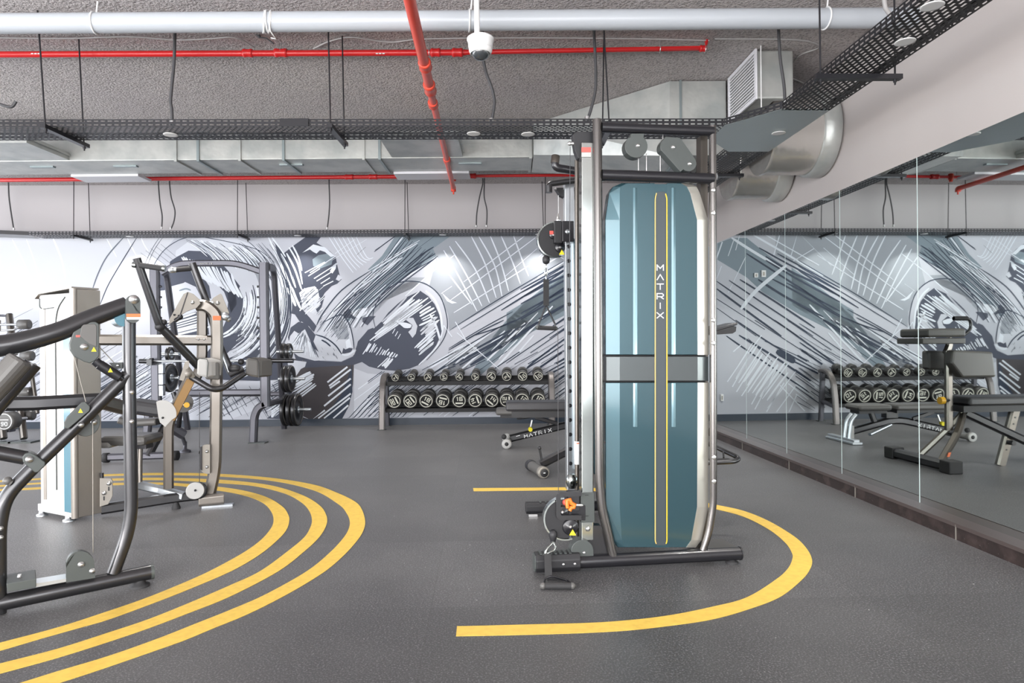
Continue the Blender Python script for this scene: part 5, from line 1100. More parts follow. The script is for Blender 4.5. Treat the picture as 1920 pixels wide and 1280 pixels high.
# base brackets
pc = outline(A1, [(124, 1092)]+[(124, 1056)]+discpts(151, 1060, 27, 180, 340, 16)+[(178, 1072), (179, 1083)], -.06, -.025, 'pulley_cover', 'plate', m1, bevel=.003)
bolt(A1, N1, 152, 1058, -.061, pc, .014); bolt(A1, N1, 173, 1070, -.061, pc, .013)
bb = outline(A1, [(12, 1094), (68, 1084), (68, 1101), (14, 1110)], -.10, .05, 'bracket_box', 'plate', m1, bevel=.003)
c = A1(37, 1086, -.03); b = MB(); b.lathe((c.x, c.y, c.z+.0), Z1, [(0, .02), (.008, .018), (.012, .009), (.024, .008)], 12); build('bolt', b, 'steel', bb)
b = MB(); b.prism([A1(66, 1094, -.05), A1(126, 1084, -.05), A1(126, 1090, -.05), A1(66, 1101, -.05)], N1*.08); build('flat_bar', b, 'chrome_d', m1)
b = MB(); b.tube([A1(-14, 1050), A1(0, 1070), A1(10, 1104)], .012, 10); build('rod', b, 'frame', m1)
for x, y in ((2, 990), (2, 1007)): bolt(A1, N1, x, y, -.03, dg, .01)

# ================================================================= SELECTOR MACHINE WITH SILVER TOWER
P2 = Plane((-2.876, 4.612), (-2.22, 4.96)); A2 = P2.p; N2 = P2.N; U2 = P2.U; PLN = N2
m2 = thing('chest_fly_machine', (-2.7, 4.8, 0), 'brownish grey chest exercise machine with a tall silver weight tower and padded arms', 'gym machine')
O2 = Vector((-3.37, 4.69, 0)); fx2 = Vector((.42, -.22, 0)).normalized(); sd2 = Vector((.22, .42, 0)).normalized(); W2 = .474
def tw(a, d, z): return O2 + fx2*a + sd2*d + Vector((0, 0, z))
b = MB(); b.prism([tw(.02, .0, .06), tw(W2-.05, .0, .06), tw(W2-.05, .15, .06), tw(.02, .15, .06)], (0, 0, 1.50)); tb = build('tower_shroud', b, 'tower', m2, bevel=.02)
b = MB(); b.prism([tw(W2-.14, -.008, .06), tw(W2-.04, -.008, .06), tw(W2-.04, .02, .06), tw(W2-.14, .02, .06)], (0, 0, 1.30)); build('tower_window', b, 'tower_blue', tb, bevel=.006)
b = MB(); b.tube([tw(W2-.02, .0, .03), tw(W2-.02, .0, 1.585)], .024, 16); build('tower_post', b, 'tower_side', m2)
b = MB(); b.prism([tw(W2-.02, .01, .03), tw(W2+.0, .01, .03), tw(W2+.0, .168, .03), tw(W2-.02, .168, .03)], (0, 0, 1.55)); build('tower_side_panel', b, 'tower_side', m2, bevel=.004)
b = MB(); b.tube([tw(.10, -.004, .12), tw(.10, -.004, 1.46)], .006, 8, prof=rprof(.012, .004)); build('tower_groove', b, 'tower_side', tb)
b = MB(); b.tube([tw(.24, -.004, .2), tw(.24, -.004, 1.35), tw(.27, -.004, 1.46), tw(.36, -.004, 1.53)], .004, 8, rad=.1); build('tower_seam', b, 'plate', tb)
b = MB(); b.prism([tw(.015, -.012, 1.56), tw(W2-.02, -.012, 1.585), tw(W2-.02, .17, 1.585), tw(.015, .17, 1.56)], (0, 0, .012)); b.prism([tw(.0, -.012, 1.53), tw(.06, -.012, 1.567), tw(.02, -.012, 1.567), tw(0., -.012, 1.55)], sd2*.16); build('tower_cap', b, 'tower_side', m2)
b = MB(); b.tube([tw(.05, -.005, 1.53), tw(.05, -.005, 1.47), tw(.08, -.005, 1.455), tw(.22, -.005, 1.462)], .004, 6, rad=.03); build('window_outline', b, 'plate', tb)
b = MB(); b.prism([tw(0, -.004, .03), tw(W2-.02, -.004, .03), tw(W2-.02, .16, .03), tw(0, .16, .03)], (0, 0, .05)); ft = build('tower_plinth', b, 'tower', m2, bevel=.004)
for a in (.05, W2-.10):
    b = MB(); c = tw(a, .0, 0); b.lathe((c.x, c.y, 0), Z1, [(0, .035), (.012, .035), (.016, .02), (.035, .02)], 16); build('foot_pad', b, 'chrome_d', ft)
# frame
b = MB(); b.tube([A2(186, 637, .02), A2(402, 638, .02)], .04, prof=rprof(.038, .03)); bm_ = build('upper_beam', b, 'frame2', m2)
b = MB(); b.tube([A2(367, 633, -.011), A2(388, 633, -.011)], .02, prof=rprof(.014, .004)); b2_ = build('beam_clip', b, 'tower_side', bm_)
for x in (372, 383): bolt(A2, N2, x, 636, -.012, b2_, .008)
b = MB(); b.tube([A2(369, 572, .03), A2(386, 572, .01), A2(406, 588, 0), A2(407, 640, 0), A2(404, 880, 0), A2(390, 938, 0)], .04, prof=rprof(.042, .03), rad=.13); mp_ = build('main_post', b, 'frame2', m2)
b = MB(); b.prism([A2(399, 592, -.044), A2(414, 592, -.044), A2(414, 600, -.044), A2(399, 600, -.044)], N2*.002); build('orange_label', b, 'orange_l', mp_)
b = MB(); b.tube([A2(379, 577, .06), A2(379, 672, .06), A2(372, 700, .06), A2(362, 716, .06)], .03, prof=rprof(.036, .026), rad=.1); build('inner_post', b, 'frame2', m2)
b = MB(); c0, c1 = A2(372, 941, -.05), A2(420, 936, -.05); c0.z = c1.z = .05; b.tube([c0, c1], .04, prof=rprof(.04, .03)); fo = build('front_foot', b, 'tower_side', m2, bevel=.006)
b = MB(); c = A2(398, 944, -.08); b.prism([(c.x-.06, c.y-.04, 0), (c.x+.14, c.y+.02, 0), (c.x+.13, c.y+.07, 0), (c.x-.07, c.y, 0)], (0, 0, .014)); build('foot_pad', b, 'chrome_d', fo)
b = MB(); b.tube([A2(190, 954, .03), A2(330, 932, .0), A2(385, 926, 0)], .03, prof=rprof(.036, .028), rad=.1); bt_ = build('base_tube', b, 'frame', m2)
b = MB(); c = A2(330, 936); b.lathe((c.x, c.y, 0), Z1, [(0, .03), (.012, .03), (.06, .012)], 14); build('foot_pad', b, 'rubber', bt_)
b = MB(); b.tube([A2(255, 908, .20), A2(300, 918, .10), A2(345, 930, -.02)], .03, prof=rprof(.03, .025)); build('base_tube', b, 'chrome_d', m2)
b = MB(); b.tube([A2(263, 838, .22), A2(262, 870, .2), A2(262, 908, .18)], .018, 14); build('seat_post', b, 'frame2', m2)
b = MB(); b.tube([A2(316, 915, -.0), A2(316, 795, -.0), A2(356, 706, -.0)], .03, prof=rprof(.034, .028), rad=.05); ip = build('seat_upright', b, 'frame2', m2)
b = MB(); q0, q1 = A2(320, 786, -.03), A2(358, 712, -.03); b.tube([q0, q1], .03, prof=rprof(.03, .006)); build('upright_cover', b, mat('bronze_cover', (.20, .12, .05), .35, .7), ip)
dsc = outline(A2, discpts(305, 776, 26, -118, 12, 14)+[(322, 787), (310, 800), (300, 792), (297, 782)], -.05, -.04, 'angle_dial', 'vinyl_l', m2, bevel=.001)
bolt(A2, N2, 305, 783, -.052, dsc, .008, 'black')
# small plate at the tower foot
sp3 = outline(A2, [(187, 896), (208, 897), (211, 902), (211, 930), (203, 945), (187, 950)], -.03, -.0, 'adjust_plate', 'plate_beige', m2, bevel=.002)
for x, y in ((204, 906), (195, 924)):
    bolt(A2, N2, x, y, -.031, sp3, .015); b = MB(); b.obox(A2(x, y+10, -.031), U2*.004, N2*.001, Z1*.014); build('slot', b, 'black', sp3)
b = MB(); b.cyl(A2(191, 886, -.01), A2(191, 896, -.01), .012, 10); build('knob', b, 'black', sp3)
# pulley at the front foot
b = MB(); b.lathe(A2(366, 920, -.12), N2, [(0, .058), (.004, .062), (.008, .062), (.012, .05)], 26); pw_ = build('pulley_disc', b, 'vinyl_l', m2); bolt(A2, N2, 366, 919, -.122, pw_, .008, 'black')
b = MB(); b.lathe(A2(372, 920, -.10), N2, [(0, .05), (0, .06), (.04, .06), (.045, .05)], 22); build('pulley_wheel', b, 'black', m2)
sp4 = outline(A2, discpts(388, 846, 13, 180, 270, 6)+[(394, 833), (394, 888)]+discpts(388, 875, 13, 90, 180, 6), -.06, -.035, 'pulley_housing', 'plate_beige', m2, bevel=.002)
for y in (846, 875): bolt(A2, N2, 388, y, -.062, sp4, .012)
b = MB(); b.tube([A2(a, c, -.03) for a, c in discpts(384, 850, 12, 180, 270, 5)+[]]+[A2(372, 872, -.03)][:0], .006, 6); b.cyl(A2(374, 735, -.02), A2(374, 908, -.03), .0026, 8); build('steel_cable', b, 'wire', m2)
outline(A2, [(375, 838), (379, 836), (379, 882), (375, 880)], -.07, -.02, 'belt_guard', 'black', m2, bevel=.002)
# upper linkage plates
lk = outline(A2, [(352, 547), (363, 551), (373, 560), (376, 569), (369, 577), (350, 584), (338, 592), (328, 600), (316, 610), (318, 598), (333, 570), (344, 551)], -.06, -.03, 'linkage_plate', 'plate_beige', m2, bevel=.002)
b = MB(); b.cyl(A2(352, 548, -.062), A2(338, 590, -.062), .004, 8); b.ball(A2(338, 594, -.06), .02); b.cyl(A2(328, 601, -.055), A2(336, 596, -.06), .015, 10); build('linkage_rod', b, 'black', lk); bolt(A2, N2, 361, 567, -.062, lk, .013); bolt(A2, N2, 327, 590, -.062, lk, .008, 'black')
lk = outline(A2, [(396, 564), (400, 558), (413, 550), (416, 552), (430, 586), (428, 594), (409, 581), (397, 574)], .0, .03, 'linkage_plate', 'plate_beige', m2, bevel=.002); bolt(A2, N2, 408, 568, -.002, lk, .015)
b = MB(); b.lathe(A2(422, 593, -.01), -N2, [(0, .03), (.01, .032), (.02, .02), (.022, .005)], 16); b.ball(A2(428, 598, .0), .022); b.cyl(A2(390, 567, .0), A2(400, 567, .0), .012, 10); build('pivot_hub', b, 'chrome_d', lk)
# arms
def arm(pts, r_, handle, name='press_arm'):
    b = MB(); b.tube([A2(*p) for p in pts], r_, 16, rad=.12); o = build(name, b, 'frame', m2)
    return o
a1 = arm([(256, 484, -.30), (297, 603, -.22), (302, 618, -.2)], .027, None)
b = MB(); b.cyl(A2(262, 497, -.31), A2(305, 503, -.36), .019, 16); gp1 = build('hand_grip', b, 'rubber', a1)
b = MB(); b.cyl(A2(249, 496, -.29), A2(256, 497, -.30), .02, 12); b.cyl(A2(305, 503, -.36), A2(310, 503.5, -.365), .022, 14); build('grip_end', b, 'chrome', a1)
b = MB(); b.tube([A2(298, 610, -.2), A2(330, 642, -.15), A2(372, 686, -.08)], .03, 16); a2 = build('press_arm', b, 'frame', m2)
b = MB(); b.ball(A2(300, 612, -.21), .034); b.ball(A2(307, 604, -.21), .022); build('arm_joint', b, 'blackmatt', a2)
a3 = arm([(360, 493, .02), (386, 562, .03), (394, 585, .05), (412, 650, .05), (432, 692, .05)], .027, None)
b = MB(); b.cyl(A2(324, 506, .0), A2(358, 503, .02), .019, 16); build('hand_grip', b, 'rubber', a3)
b = MB(); b.ball(A2(322, 506, 0), .024); b.cyl(A2(322, 506, 0), A2(330, 506, 0), .02, 14); build('grip_end', b, 'chrome_d', a3)
b = MB(); b.cyl(A2(414, 660, .02), A2(430, 700, .02), .014, 12); build('arm_rod', b, 'chrome_d', a3)
b = MB(); b.tube([A2(358, 706, -.1), A2(398, 730, -.15), A2(415, 729, -.12), A2(458, 700, -.03)], .022, 16, rad=.1); build('lower_link', b, 'frame', m2)
b = MB(); b.ball(A2(440, 691, -.02), .04, 12, (1.3, 1, .8)); b.cyl(A2(430, 703, -.03), A2(456, 690, -.03), .022, 12); b.ball(A2(452, 678, .02), .024); build('pad_bracket', b, 'blackmatt', m2)
def pad(x0, y0, x1, y1, v, dep, m_, side, lab):
    w_ = [A2(x0+2, y0, v), A2(x1-3, y0+3, v), A2(x1, y0+8, v), A2(x1, y1-5, v), A2(x1-3, y1, v), A2(x0, y1-4, v)]
    b = MB(); b.prism(w_, (N2*.6+U2*.8).normalized()*dep); return build('arm_pad', b, m_, m2, lab, bevel=.022)
p1 = pad(366, 670, 392, 709, -.14, .12, 'vinyl_l', None, 'pale grey pad'); b = MB(); b.tube([A2(368, 671, -.143), A2(388, 673, -.143), A2(390, 680, -.143), A2(388, 707, -.143)], .003, 6); build('pad_piping', b, 'plate', p1)
b = MB(); b.prism([A2(388, 674, -.12), A2(412, 680, -.10), A2(412, 712, -.10), A2(386, 711, -.12)], N2*.08); build('pad_shell', b, 'vinyl_g', p1, bevel=.01)
p2 = pad(457, 669, 487, 709, -.02, .14, 'vinyl_g', None, 'bronze grey pad'); b = MB(); b.tube([A2(460, 669, -.023), A2(482, 673, -.023), A2(485, 680, -.023), A2(485, 709, -.023)], .003, 6); build('pad_piping', b, 'black', p2)
b = MB(); b.prism([A2(347, 678, -.16), A2(354, 676, -.16), A2(355, 684, -.16), A2(344, 714, -.16), A2(336, 712, -.16)], N2*.012); b.ball(A2(352, 700, -.14), .03); b.cyl(A2(350, 690, -.15), A2(362, 706, -.12), .02, 12); lb_ = build('pad_hinge', b, 'plate_beige', m2)
# seat
sc_ = A2(268, 822, .24); b = MB(); b.obox(sc_+Vector((-.08, 0, 0)), Vector((.17, .0, .0)), Vector((0, .14, 0)), (0, 0, .035)); b2 = build('seat', b, 'vinyl_g', m2, bevel=.03)
b = MB(); b.obox(sc_+Vector((-.21, -.02, -.02)), Vector((.05, 0, 0)), Vector((0, .12, 0)), (0, 0, .03)); build('seat_nose', b, 'vinyl_l', b2, bevel=.02)
b = MB(); b.obox(sc_+Vector((0, 0, -.05)), (.05, 0, 0), (0, .05, 0), (0, 0, .02)); build('seat_plate', b, 'black', b2)
b = MB(); bc_ = A2(285, 765, .30); b.obox(bc_, Vector((.14, .05, -.03)), Vector((-.03, .12, 0)), Vector((.01, 0, .05))); build('back_pad', b, 'vinyl', m2, 'black back pad', bevel=.03)
b = MB(); b.tube([A2(300, 775, .3), A2(316, 790, .05)], .024, 10); build('back_pad_arm', b, 'black', m2)

# ================================================================= LEG EXTENSION BENCH behind the chest machine
m3 = thing('decline_bench', (-3.8, 6.7, 0), 'low grey bench with a yellow knob standing behind the chest machine', 'bench')
g = lambda px, py, Y: PD(px, py, Y)
b = MB(); c0, c1 = g(200, 862, 6.75), g(330, 861, 6.85); c0.z = c1.z = .055; b.tube([c0, c1], .04, prof=rprof(.035, .03)); cb_ = build('base_bar', b, 'frame_far', m3)
for c in (c0, c1):
    b = MB(); b.lathe((c.x-.03, c.y, .05), (1, 0, 0), [(0, .03), (0, .05), (.05, .05), (.05, .03)], 16); build('end_wheel', b, 'rubber', cb_)
b = MB(); b.tube([g(278, 856, 6.8), g(300, 815, 6.95), g(322, 775, 7.1)], .03, prof=rprof(.035, .03)); build('frame_beam', b, 'frame', m3)
b = MB(); b.tube([g(320, 800, 7.1), g(344, 815, 7.2)], .05, prof=rprof(.05, .05)); b.tube([g(340, 812, 7.25), g(347, 833, 7.3)], .02, 10); q = g(347, 838, 7.35); b.lathe((q.x, q.y, 0), Z1, [(0, .06), (.02, .06), (.04, .02), (.12, .02)], 12); build('rear_leg', b, 'frame_far', m3)
b = MB(); b.tube([g(224, 785, 6.8), g(250, 792, 6.85), g(300, 789, 6.9)], .05, prof=rprof(.035, .14), up=(0, 0, 1)); build('seat_pad', b, 'vinyl_g', m3, bevel=.015)
b = MB(); b.cyl(g(343, 755, 6.9), g(343, 755, 7.3), .10, 22); rp_ = build('roller_pad', b, 'vinyl_g', m3)
b = MB(); b.cyl(g(350, 759, 6.8), g(350, 759, 6.86), .028, 18); kn_ = build('pop_pin_knob', b, 'knob_y', m3, 'yellow knob')
b = MB(); b.cyl(g(328, 758, 6.85), g(348, 759, 6.85), .01, 8); build('pin_shaft', b, 'steel', kn_)
b = MB(); b.tube([g(325, 735, 7.0), g(338, 775, 7.0), g(335, 800, 7.05)], .025, 10); build('roller_arm', b, 'black', m3)

# ================================================================= SQUAT RACK by the mural
YR = 8.0; YB = 9.25
m4 = thing('squat_rack', (-3.7, 8.6, 0), 'tall dark grey squat rack holding weight plates, in front of the painted wall', 'rack')
r8 = lambda px, py: PD(px, py, YR); r9 = lambda px, py: PD(px, py, YB)
b = MB(); b.tube([r8(494.5, 492), r8(498, 762)], .05, prof=rprof(.055, .04)); ru = build('front_upright', b, 'frame_far', m4)
b = MB(); b.tube([r8(497, 757), r8(484, 764), r8(477, 780), r8(475, 828)], .05, prof=rprof(.045, .04), rad=.15); b.tube([r8(497, 758), PD(530, 750, YB-.15)], .04, prof=rprof(.035, .035)); build('front_foot', b, 'frame_far', m4)
b = MB(); c = r8(478, 828); b.box((c.x-.06, c.y-.06, 0), (c.x+.14, c.y+.06, .012)); build('foot_plate', b, 'plate', m4)
b = MB(); c = r8(274, 828); b.box((c.x-.06, c.y-.06, 0), (c.x+.14, c.y+.06, .012)); build('foot_plate', b, 'plate', m4)
b = MB(); b.tube([r8(290, 497), r8(294, 764)], .05, prof=rprof(.055, .04)); lu = build('front_upright', b, 'frame_far', m4)
b = MB(); b.tube([r8(293, 757), r8(280, 766), r8(274, 828)], .05, prof=rprof(.045, .04), rad=.15); build('front_foot', b, 'frame_far', m4)
for (x0, y0, x1, y1, y2) in ((501, 500, 516, 515, 800), (299, 504, 314, 515, 800)):
    t_ = PD(x0, y0, YR+.1); m__ = PD(x0+12, y0+3, YR+.5); e_ = PD(533 if x0 > 400 else 352, 803, 9.3); e_.z = .0
    b = MB(); b.tube([t_, m__, e_], .04, prof=rprof(.045, .035), rad=.12); rr_ = build('rear_strut', b, 'frame_far', m4)
b = MB(); b.tube([r8(303, 512), r8(335, 494), r8(444, 493), r8(492, 510)], .04, prof=rprof(.038, .03), rad=.15); tbx = build('top_bar', b, 'frame_far', m4)
b = MB()
for k, ch in enumerate('MATRIX'): strokes(b, GL[ch], r8(378+k*4, 496)+Vector((0, -.0385, 0)), Vector((.017, 0, 0)), Vector((0, 0, .017)), (0, -1, 0), .004)
build('lettering', b, 'vinyl_l', tbx)
b = MB(); b.tube([PD(330, 736, 8.6), PD(494, 735, 8.6)], .04, prof=rprof(.04, .03)); build('cross_bar', b, 'frame_far', m4)
b = MB(); b.tube([PD(352, 740, 9.2), PD(532, 738, 9.2)], .03, prof=rprof(.03, .03)); build('cross_bar', b, 'frame_far', m4)
for y in (537, 557, 576, 596, 615, 634):
    b = MB(); b.cyl(r8(482, y), r8(491, y), .013, 10); build('safety_peg', b, 'black', ru)
    b = MB(); b.cyl(r8(292, y-.5), r8(303, y), .013, 10); build('safety_peg', b, 'black', lu)
for k, y in enumerate((690, 711, 732)):
    b = MB(); c = r8(303, y); b.box((c.x-.03, c.y-.03, c.z-.06), (c.x+.03, c.y+.03, c.z+.06)); build('chrome_liner', b, 'chrome_d', lu)
bar = thing('barbell', r8(400, 678), 'chrome barbell resting across the squat rack', 'barbell')
bar0, bar1 = PD(262, 677, 7.88), PD(550, 676, 7.88)
b = MB(); b.cyl(bar0, bar1, .0145, 14); build('bar_shaft', b, 'chrome_d', bar)
b = MB(); s_ = PD(508, 676, 7.88); b.cyl(s_, bar1, .027, 16); b.cyl(s_-Vector((.03, 0, 0)), s_, .04, 16); build('bar_sleeve', b, 'frame', bar)
b = MB(); s_ = PD(282, 677, 7.88); b.cyl(bar0, s_, .027, 16); b.cyl(s_, s_+Vector((.03, 0, 0)), .04, 16); build('bar_sleeve', b, 'frame', bar)
for (x, y, u_) in ((503, 680, ru), (288, 681, lu)):
    b = MB(); c = PD(x, y, 7.9); b.box((c.x-.03, 7.80, c.z-.02), (c.x+.03, 7.97, c.z)); b.box((c.x-.03, 7.80, c.z), (c.x+.03, 7.82, c.z+.05)); build('bar_hook', b, 'black', u_)
# storage pegs and weight plates
def plate(c, ax, R, th, lab, grp):
    o = thing('weight_plate', c, lab, 'weight plate', grp); c = Vector(c)
    b = MB(); b.lathe(c, ax, [(-th*.5, .026), (-th*.5, R*.4), (-th*.25, R*.44), (-th*.25, R*.78), (-th*.5, R*.84), (-th*.5, R*.97), (-th*.3, R), (th*.3, R), (th*.5, R*.97), (th*.5, R*.84), (th*.25, R*.78), (th*.25, R*.44), (th*.5, R*.4), (th*.5, .026)], 32); build('plate_disc', b, 'frame', o)
    b = MB(); b.lathe(c+Vector(ax)*0, ax, [(-th*.56, .026), (-th*.56, .05), (th*.56, .05), (th*.56, .026)], 20); build('plate_hub', b, 'chrome_d', o)
    b = MB(); b.ring(c+Vector(ax)*th*.45, ax, R*.9, .006, 30, 6); build('plate_rim', b, 'plate_beige', o)
    return o
GP = 'weight plates stored on the squat rack'
def peg(px, py, Y, L, root, s_=1):
    c = PD(px, py, Y); b = MB(); b.cyl(c, c+Vector((L*s_, 0, 0)), .020, 16); build('storage_peg', b, 'chrome_d', root); return c
for (py, dxs, R, lab) in ((659, (.06, .13), .11, 'small'), (710, (.07, .13), .185, 'medium'), (768, (.05, .13, .2), .225, 'large')):
    px = {659: 519, 710: 522, 768: 526}[py]; Y = {659: 8.75, 710: 8.95, 768: 9.1}[py]
    c = peg(px, py, Y, .36 if py != 768 else .42, m4)
    for k, dx_ in enumerate(dxs):
        nm = ('inner', 'outer') if len(dxs) == 2 else ('innermost', 'middle', 'outermost')
        plate((c.x+dx_+.03, c.y, c.z), (1, 0, 0), R, .045, '%s %s weight plate on the %s peg, right side of the squat rack' % (nm[k], lab, {659: 'top', 710: 'middle', 768: 'bottom'}[py]), GP)
b = MB(); c_ = PD(336, 708, 8.7); b.cyl(c_, c_-Vector((.30, 0, 0)), .024, 14); build('storage_peg', b, 'chrome_d', m4)
plate((c_.x-.12, c_.y, c_.z), (1, 0, 0), .19, .045, 'large weight plate on the left side of the squat rack, under the barbell', GP)
b = MB(); c_ = PD(336, 664, 8.6); b.cyl(c_, c_-Vector((.26, 0, 0)), .024, 14); build('storage_peg', b, 'chrome_d', m4)
plate((c_.x-.12, c_.y, c_.z), (1, 0, 0), .10, .04, 'small weight plate above the barbell on the left side of the squat rack', GP)

# ================================================================= FIXED BARBELL RACK at the far left
m5 = thing('barbell_rack', (-6.3, 8.3, 0), 'slanted steel barbell rack with bronze reflections, at the far left edge', 'rack')
YL = 8.2
for dx_, dy_ in ((0, 0), (-38, 0.0)):
    b = MB(); b.tube([PD(17+dx_, 590, YL+.45), PD(45+dx_, 822, YL)], .04, prof=rprof(.05, .035)); rl = build('slanted_post', b, 'frame2', m5)
    b = MB(); b.tube([PD(60+dx_, 705, YL+.2), PD(70+dx_, 775, YL+.1)], .02, prof=rprof(.03, .02)) if dx_ == 0 else b.cyl(PD(0, 600, 8.4), PD(0, 620, 8.4), .01, 6); build('post_cover', b, 'frame2', rl)
    b = MB(); c = PD(45+dx_, 826, YL); b.box((c.x-.14, c.y-.08, 0), (c.x+.14, c.y+.08, .02)); build('foot_plate', b, 'plate', rl)
    b = MB(); b.tube([PD(17+dx_, 592, YL+.45), PD(-8+dx_, 591, YL+.5)], .015, 8); build('top_arm', b, 'frame_far', rl)
for k, (x, y) in enumerate(((26, 618), (32, 655), (38, 698), (44, 738), (50, 775))):
    b = MB(); b.tube([PD(x-46, y+2, YL+.3), PD(x, y, YL+.3), PD(x+8, y-5, YL+.1)], .012, 8); build('cradle_arm', b, 'steel', m5)
for k, (x, y) in enumerate(((50, 608), (58, 640), (56, 667), (60, 690), (52, 735), (58, 778))):
    o = thing('fixed_barbell', PD(x, y, 8.35), ('topmost', 'second', 'third', 'fourth', 'fifth', 'lowest')[k]+' small fixed barbell on the rack at the far left edge', 'barbell', 'fixed barbells on the far left rack')
    c = PD(x, y, 8.35); b = MB(); b.cyl(c-Vector((.9, 0, 0)), c, .014, 10); build('bar_shaft', b, 'chrome_d', o)
    b = MB(); b.lathe(c-Vector((.10, 0, 0)), (1, 0, 0), [(0, .04), (.01, .062), (.13, .062), (.14, .045)], 18); build('bar_head', b, 'vinyl_g', o)
o = thing('round_dumbbell', PD(8, 790, 7.9), 'round dumbbell head marked 90 low at the far left edge', 'dumbbell')
c = PD(8, 790, 7.9); b = MB(); b.lathe(c, (0, 1, 0), [(0, .06), (0, .10), (.02, .112), (.14, .112), (.16, .09)], 28); build('dumbbell_head', b, 'vinyl_g', o)
b = MB(); b.cyl(c+Vector((0, .15, 0)), c+Vector((0, .36, 0)), .018, 12); build('dumbbell_bar', b, 'steel', o)
b = MB(); b.ring(c-Vector((0, .001, 0)), (0, 1, 0), .09, .006, 28, 6); write(b, '90', c+Vector((-.035, -.001, -.05)), (1, 0, 0), (0, 0, 1), (0, -1, 0), .028, .04, (.042, 0, 0), .009); b.box((c.x-.06, c.y-.002, c.z+.015), (c.x+.05, c.y, c.z+.025)); build('number_mark', b, 'white', o)
b = MB(); b.tube([PD(-30, 806, 8.3), PD(24, 806, 8.3)], .02, prof=rprof(.02, .05)); build('lower_shelf', b, 'frame_far', m5)
M['rackm'] = mat('warm_graphite_paint', (0.20, 0.185, 0.18), 0.4, 0.6)

# ================================================================= DUMBBELL RACK
XR0, XR1 = PD(716.5, 760, 9.13).x, PD(1035, 760, 9.13).x
rk = thing('dumbbell_rack', ((XR0+XR1)/2, 9.3, 0), 'two tier dark grey dumbbell rack against the painted wall', 'rack')
for x in (XR0, XR1):
    b = MB(); b.tube([(x, 9.10, 0), (x, 9.12, .35), (x, 9.17, .60), (x, 9.27, .72), (x, 9.42, .745), (x, 9.50, .73)], .03, prof=rprof(.028, .042), rad=.12, up=(0, 1, 0)); fr = build('end_frame', b, 'rackm', rk)
    b = MB(); b.tube([(x, 9.44, .73), (x, 9.47, .35), (x, 9.50, 0)], .03, prof=rprof(.026, .036), up=(0, 1, 0)); build('rear_leg', b, 'frame_far', rk)
    for y in (9.10, 9.50):
        b = MB(); b.box((x-.055, y-.05, 0), (x+.055, y+.04, .008)); build('foot_plate', b, 'plate', rk)
    b = MB(); b.tube([(x, 9.13, .24), (x, 9.47, .30)], .03, prof=rprof(.022, .03)); build('shelf_bracket', b, 'frame_far', rk)
b = MB()
for k, ch in enumerate('MATRIX'): strokes(b, GL[ch], (XR0-.012+.0, 9.063, .26+k*.03), (0, 0, .019), (-.017, 0, 0), (0, -1, 0), .003)
build('lettering', b, 'white', rk)
for (z0, y0, y1, nm) in ((.625, 9.235, 9.465, 'upper_shelf'), (.25, 9.235, 9.465, 'lower_shelf')):
    b = MB(); b.obox(((XR0+XR1)/2, y0, z0), ((XR1-XR0)/2-.03, 0, 0), (0, .012, 0), (0, 0, .027)); b.obox(((XR0+XR1)/2, y1, z0+.06), ((XR1-XR0)/2-.03, 0, 0), (0, .012, 0), (0, 0, .03))
    b.obox(((XR0+XR1)/2, (y0+y1)/2, z0+.0), ((XR1-XR0)/2-.03, 0, 0), (0, (y1-y0)/2, .022), (0, 0, .006)); build(nm, b, 'railb', rk)
ORDW = ['first', 'second', 'third', 'fourth', 'fifth', 'sixth', 'seventh', 'eighth', 'ninth', 'tenth']
topx = [741, 771, 802, 832, 861, 891, 921, 950, 980, 1009]; topr = [7.6, 7.6, 8.0, 7.8, 7.8, 8.0, 9.6, 9.6, 9.8, 9.8]
botx = [739, 769, 799, 830, 861, 891, 922, 950, 979, 1009]
nums = ['22', '20', '18', '16', '16', '14', '14', '12', '12', '10']; numt = ['4', '4', '5', '6', '6', '8', '8', '9', '10', '10']
MM = {}
def dumbbell(c, r_, hl, ax, ang, num, lab, grp):
    """c centre of the near face; ax runs away from the camera"""
    o = thing('dumbbell', c, lab, 'dumbbell', grp); ax = Vector(ax).normalized(); sx = Vector((1, 0, 0)); up = sx.cross(ax)
    tot = hl*2+.13
    for k, s0 in enumerate((0, hl+.13)):
        b = MB(); b.lathe(Vector(c)+ax*s0, ax, [(.004, r_*.72), (0, r_*.76), (0, r_*.93), (.008, r_), (hl-.012, r_), (hl-.002, r_*.93), (hl, r_*.5)], 28); h = build('dumbbell_head', b, 'dumb', o)
        if k == 0:
            b = MB(); b.lathe(Vector(c)+ax*.003, ax, [(.0, .001), (0, r_*.76)], 28); build('face_disc', b, 'rubber', h)
            b = MB(); b.ring(Vector(c)-ax*.001, ax, r_*.80, r_*.055, 28, 6)
            ca_, sa_ = math.cos(ang), math.sin(ang); ex = sx*ca_+up*sa_; ey = -sx*sa_+up*ca_; cc_ = Vector(c)-ax*.001
            b.obox(cc_-ey*r_*.34, ex*r_*.5, ey*r_*.10, ax*.001)
            w_ = r_*.34; n_ = len(num); st = w_*1.35
            write(b, num, cc_+ex*(-(n_*st-w_*.35)/2)+ey*r_*.02, ex, ey, -ax, w_, r_*.46, ex*st, r_*.11, .0012); build('number_mark', b, mat('cream_print', (.80, .80, .70), .5) if 'cp' not in MM else MM['cp'], h)
            MM['cp'] = h.children[-1].data.materials[0] if h.children and h.children[-1].name.startswith('number') else MM.get('cp')
    b = MB(); b.cyl(Vector(c)+ax*hl*.9, Vector(c)+ax*(hl*1.1+.13), .015, 14); build('handle', b, 'chrome_d', o)
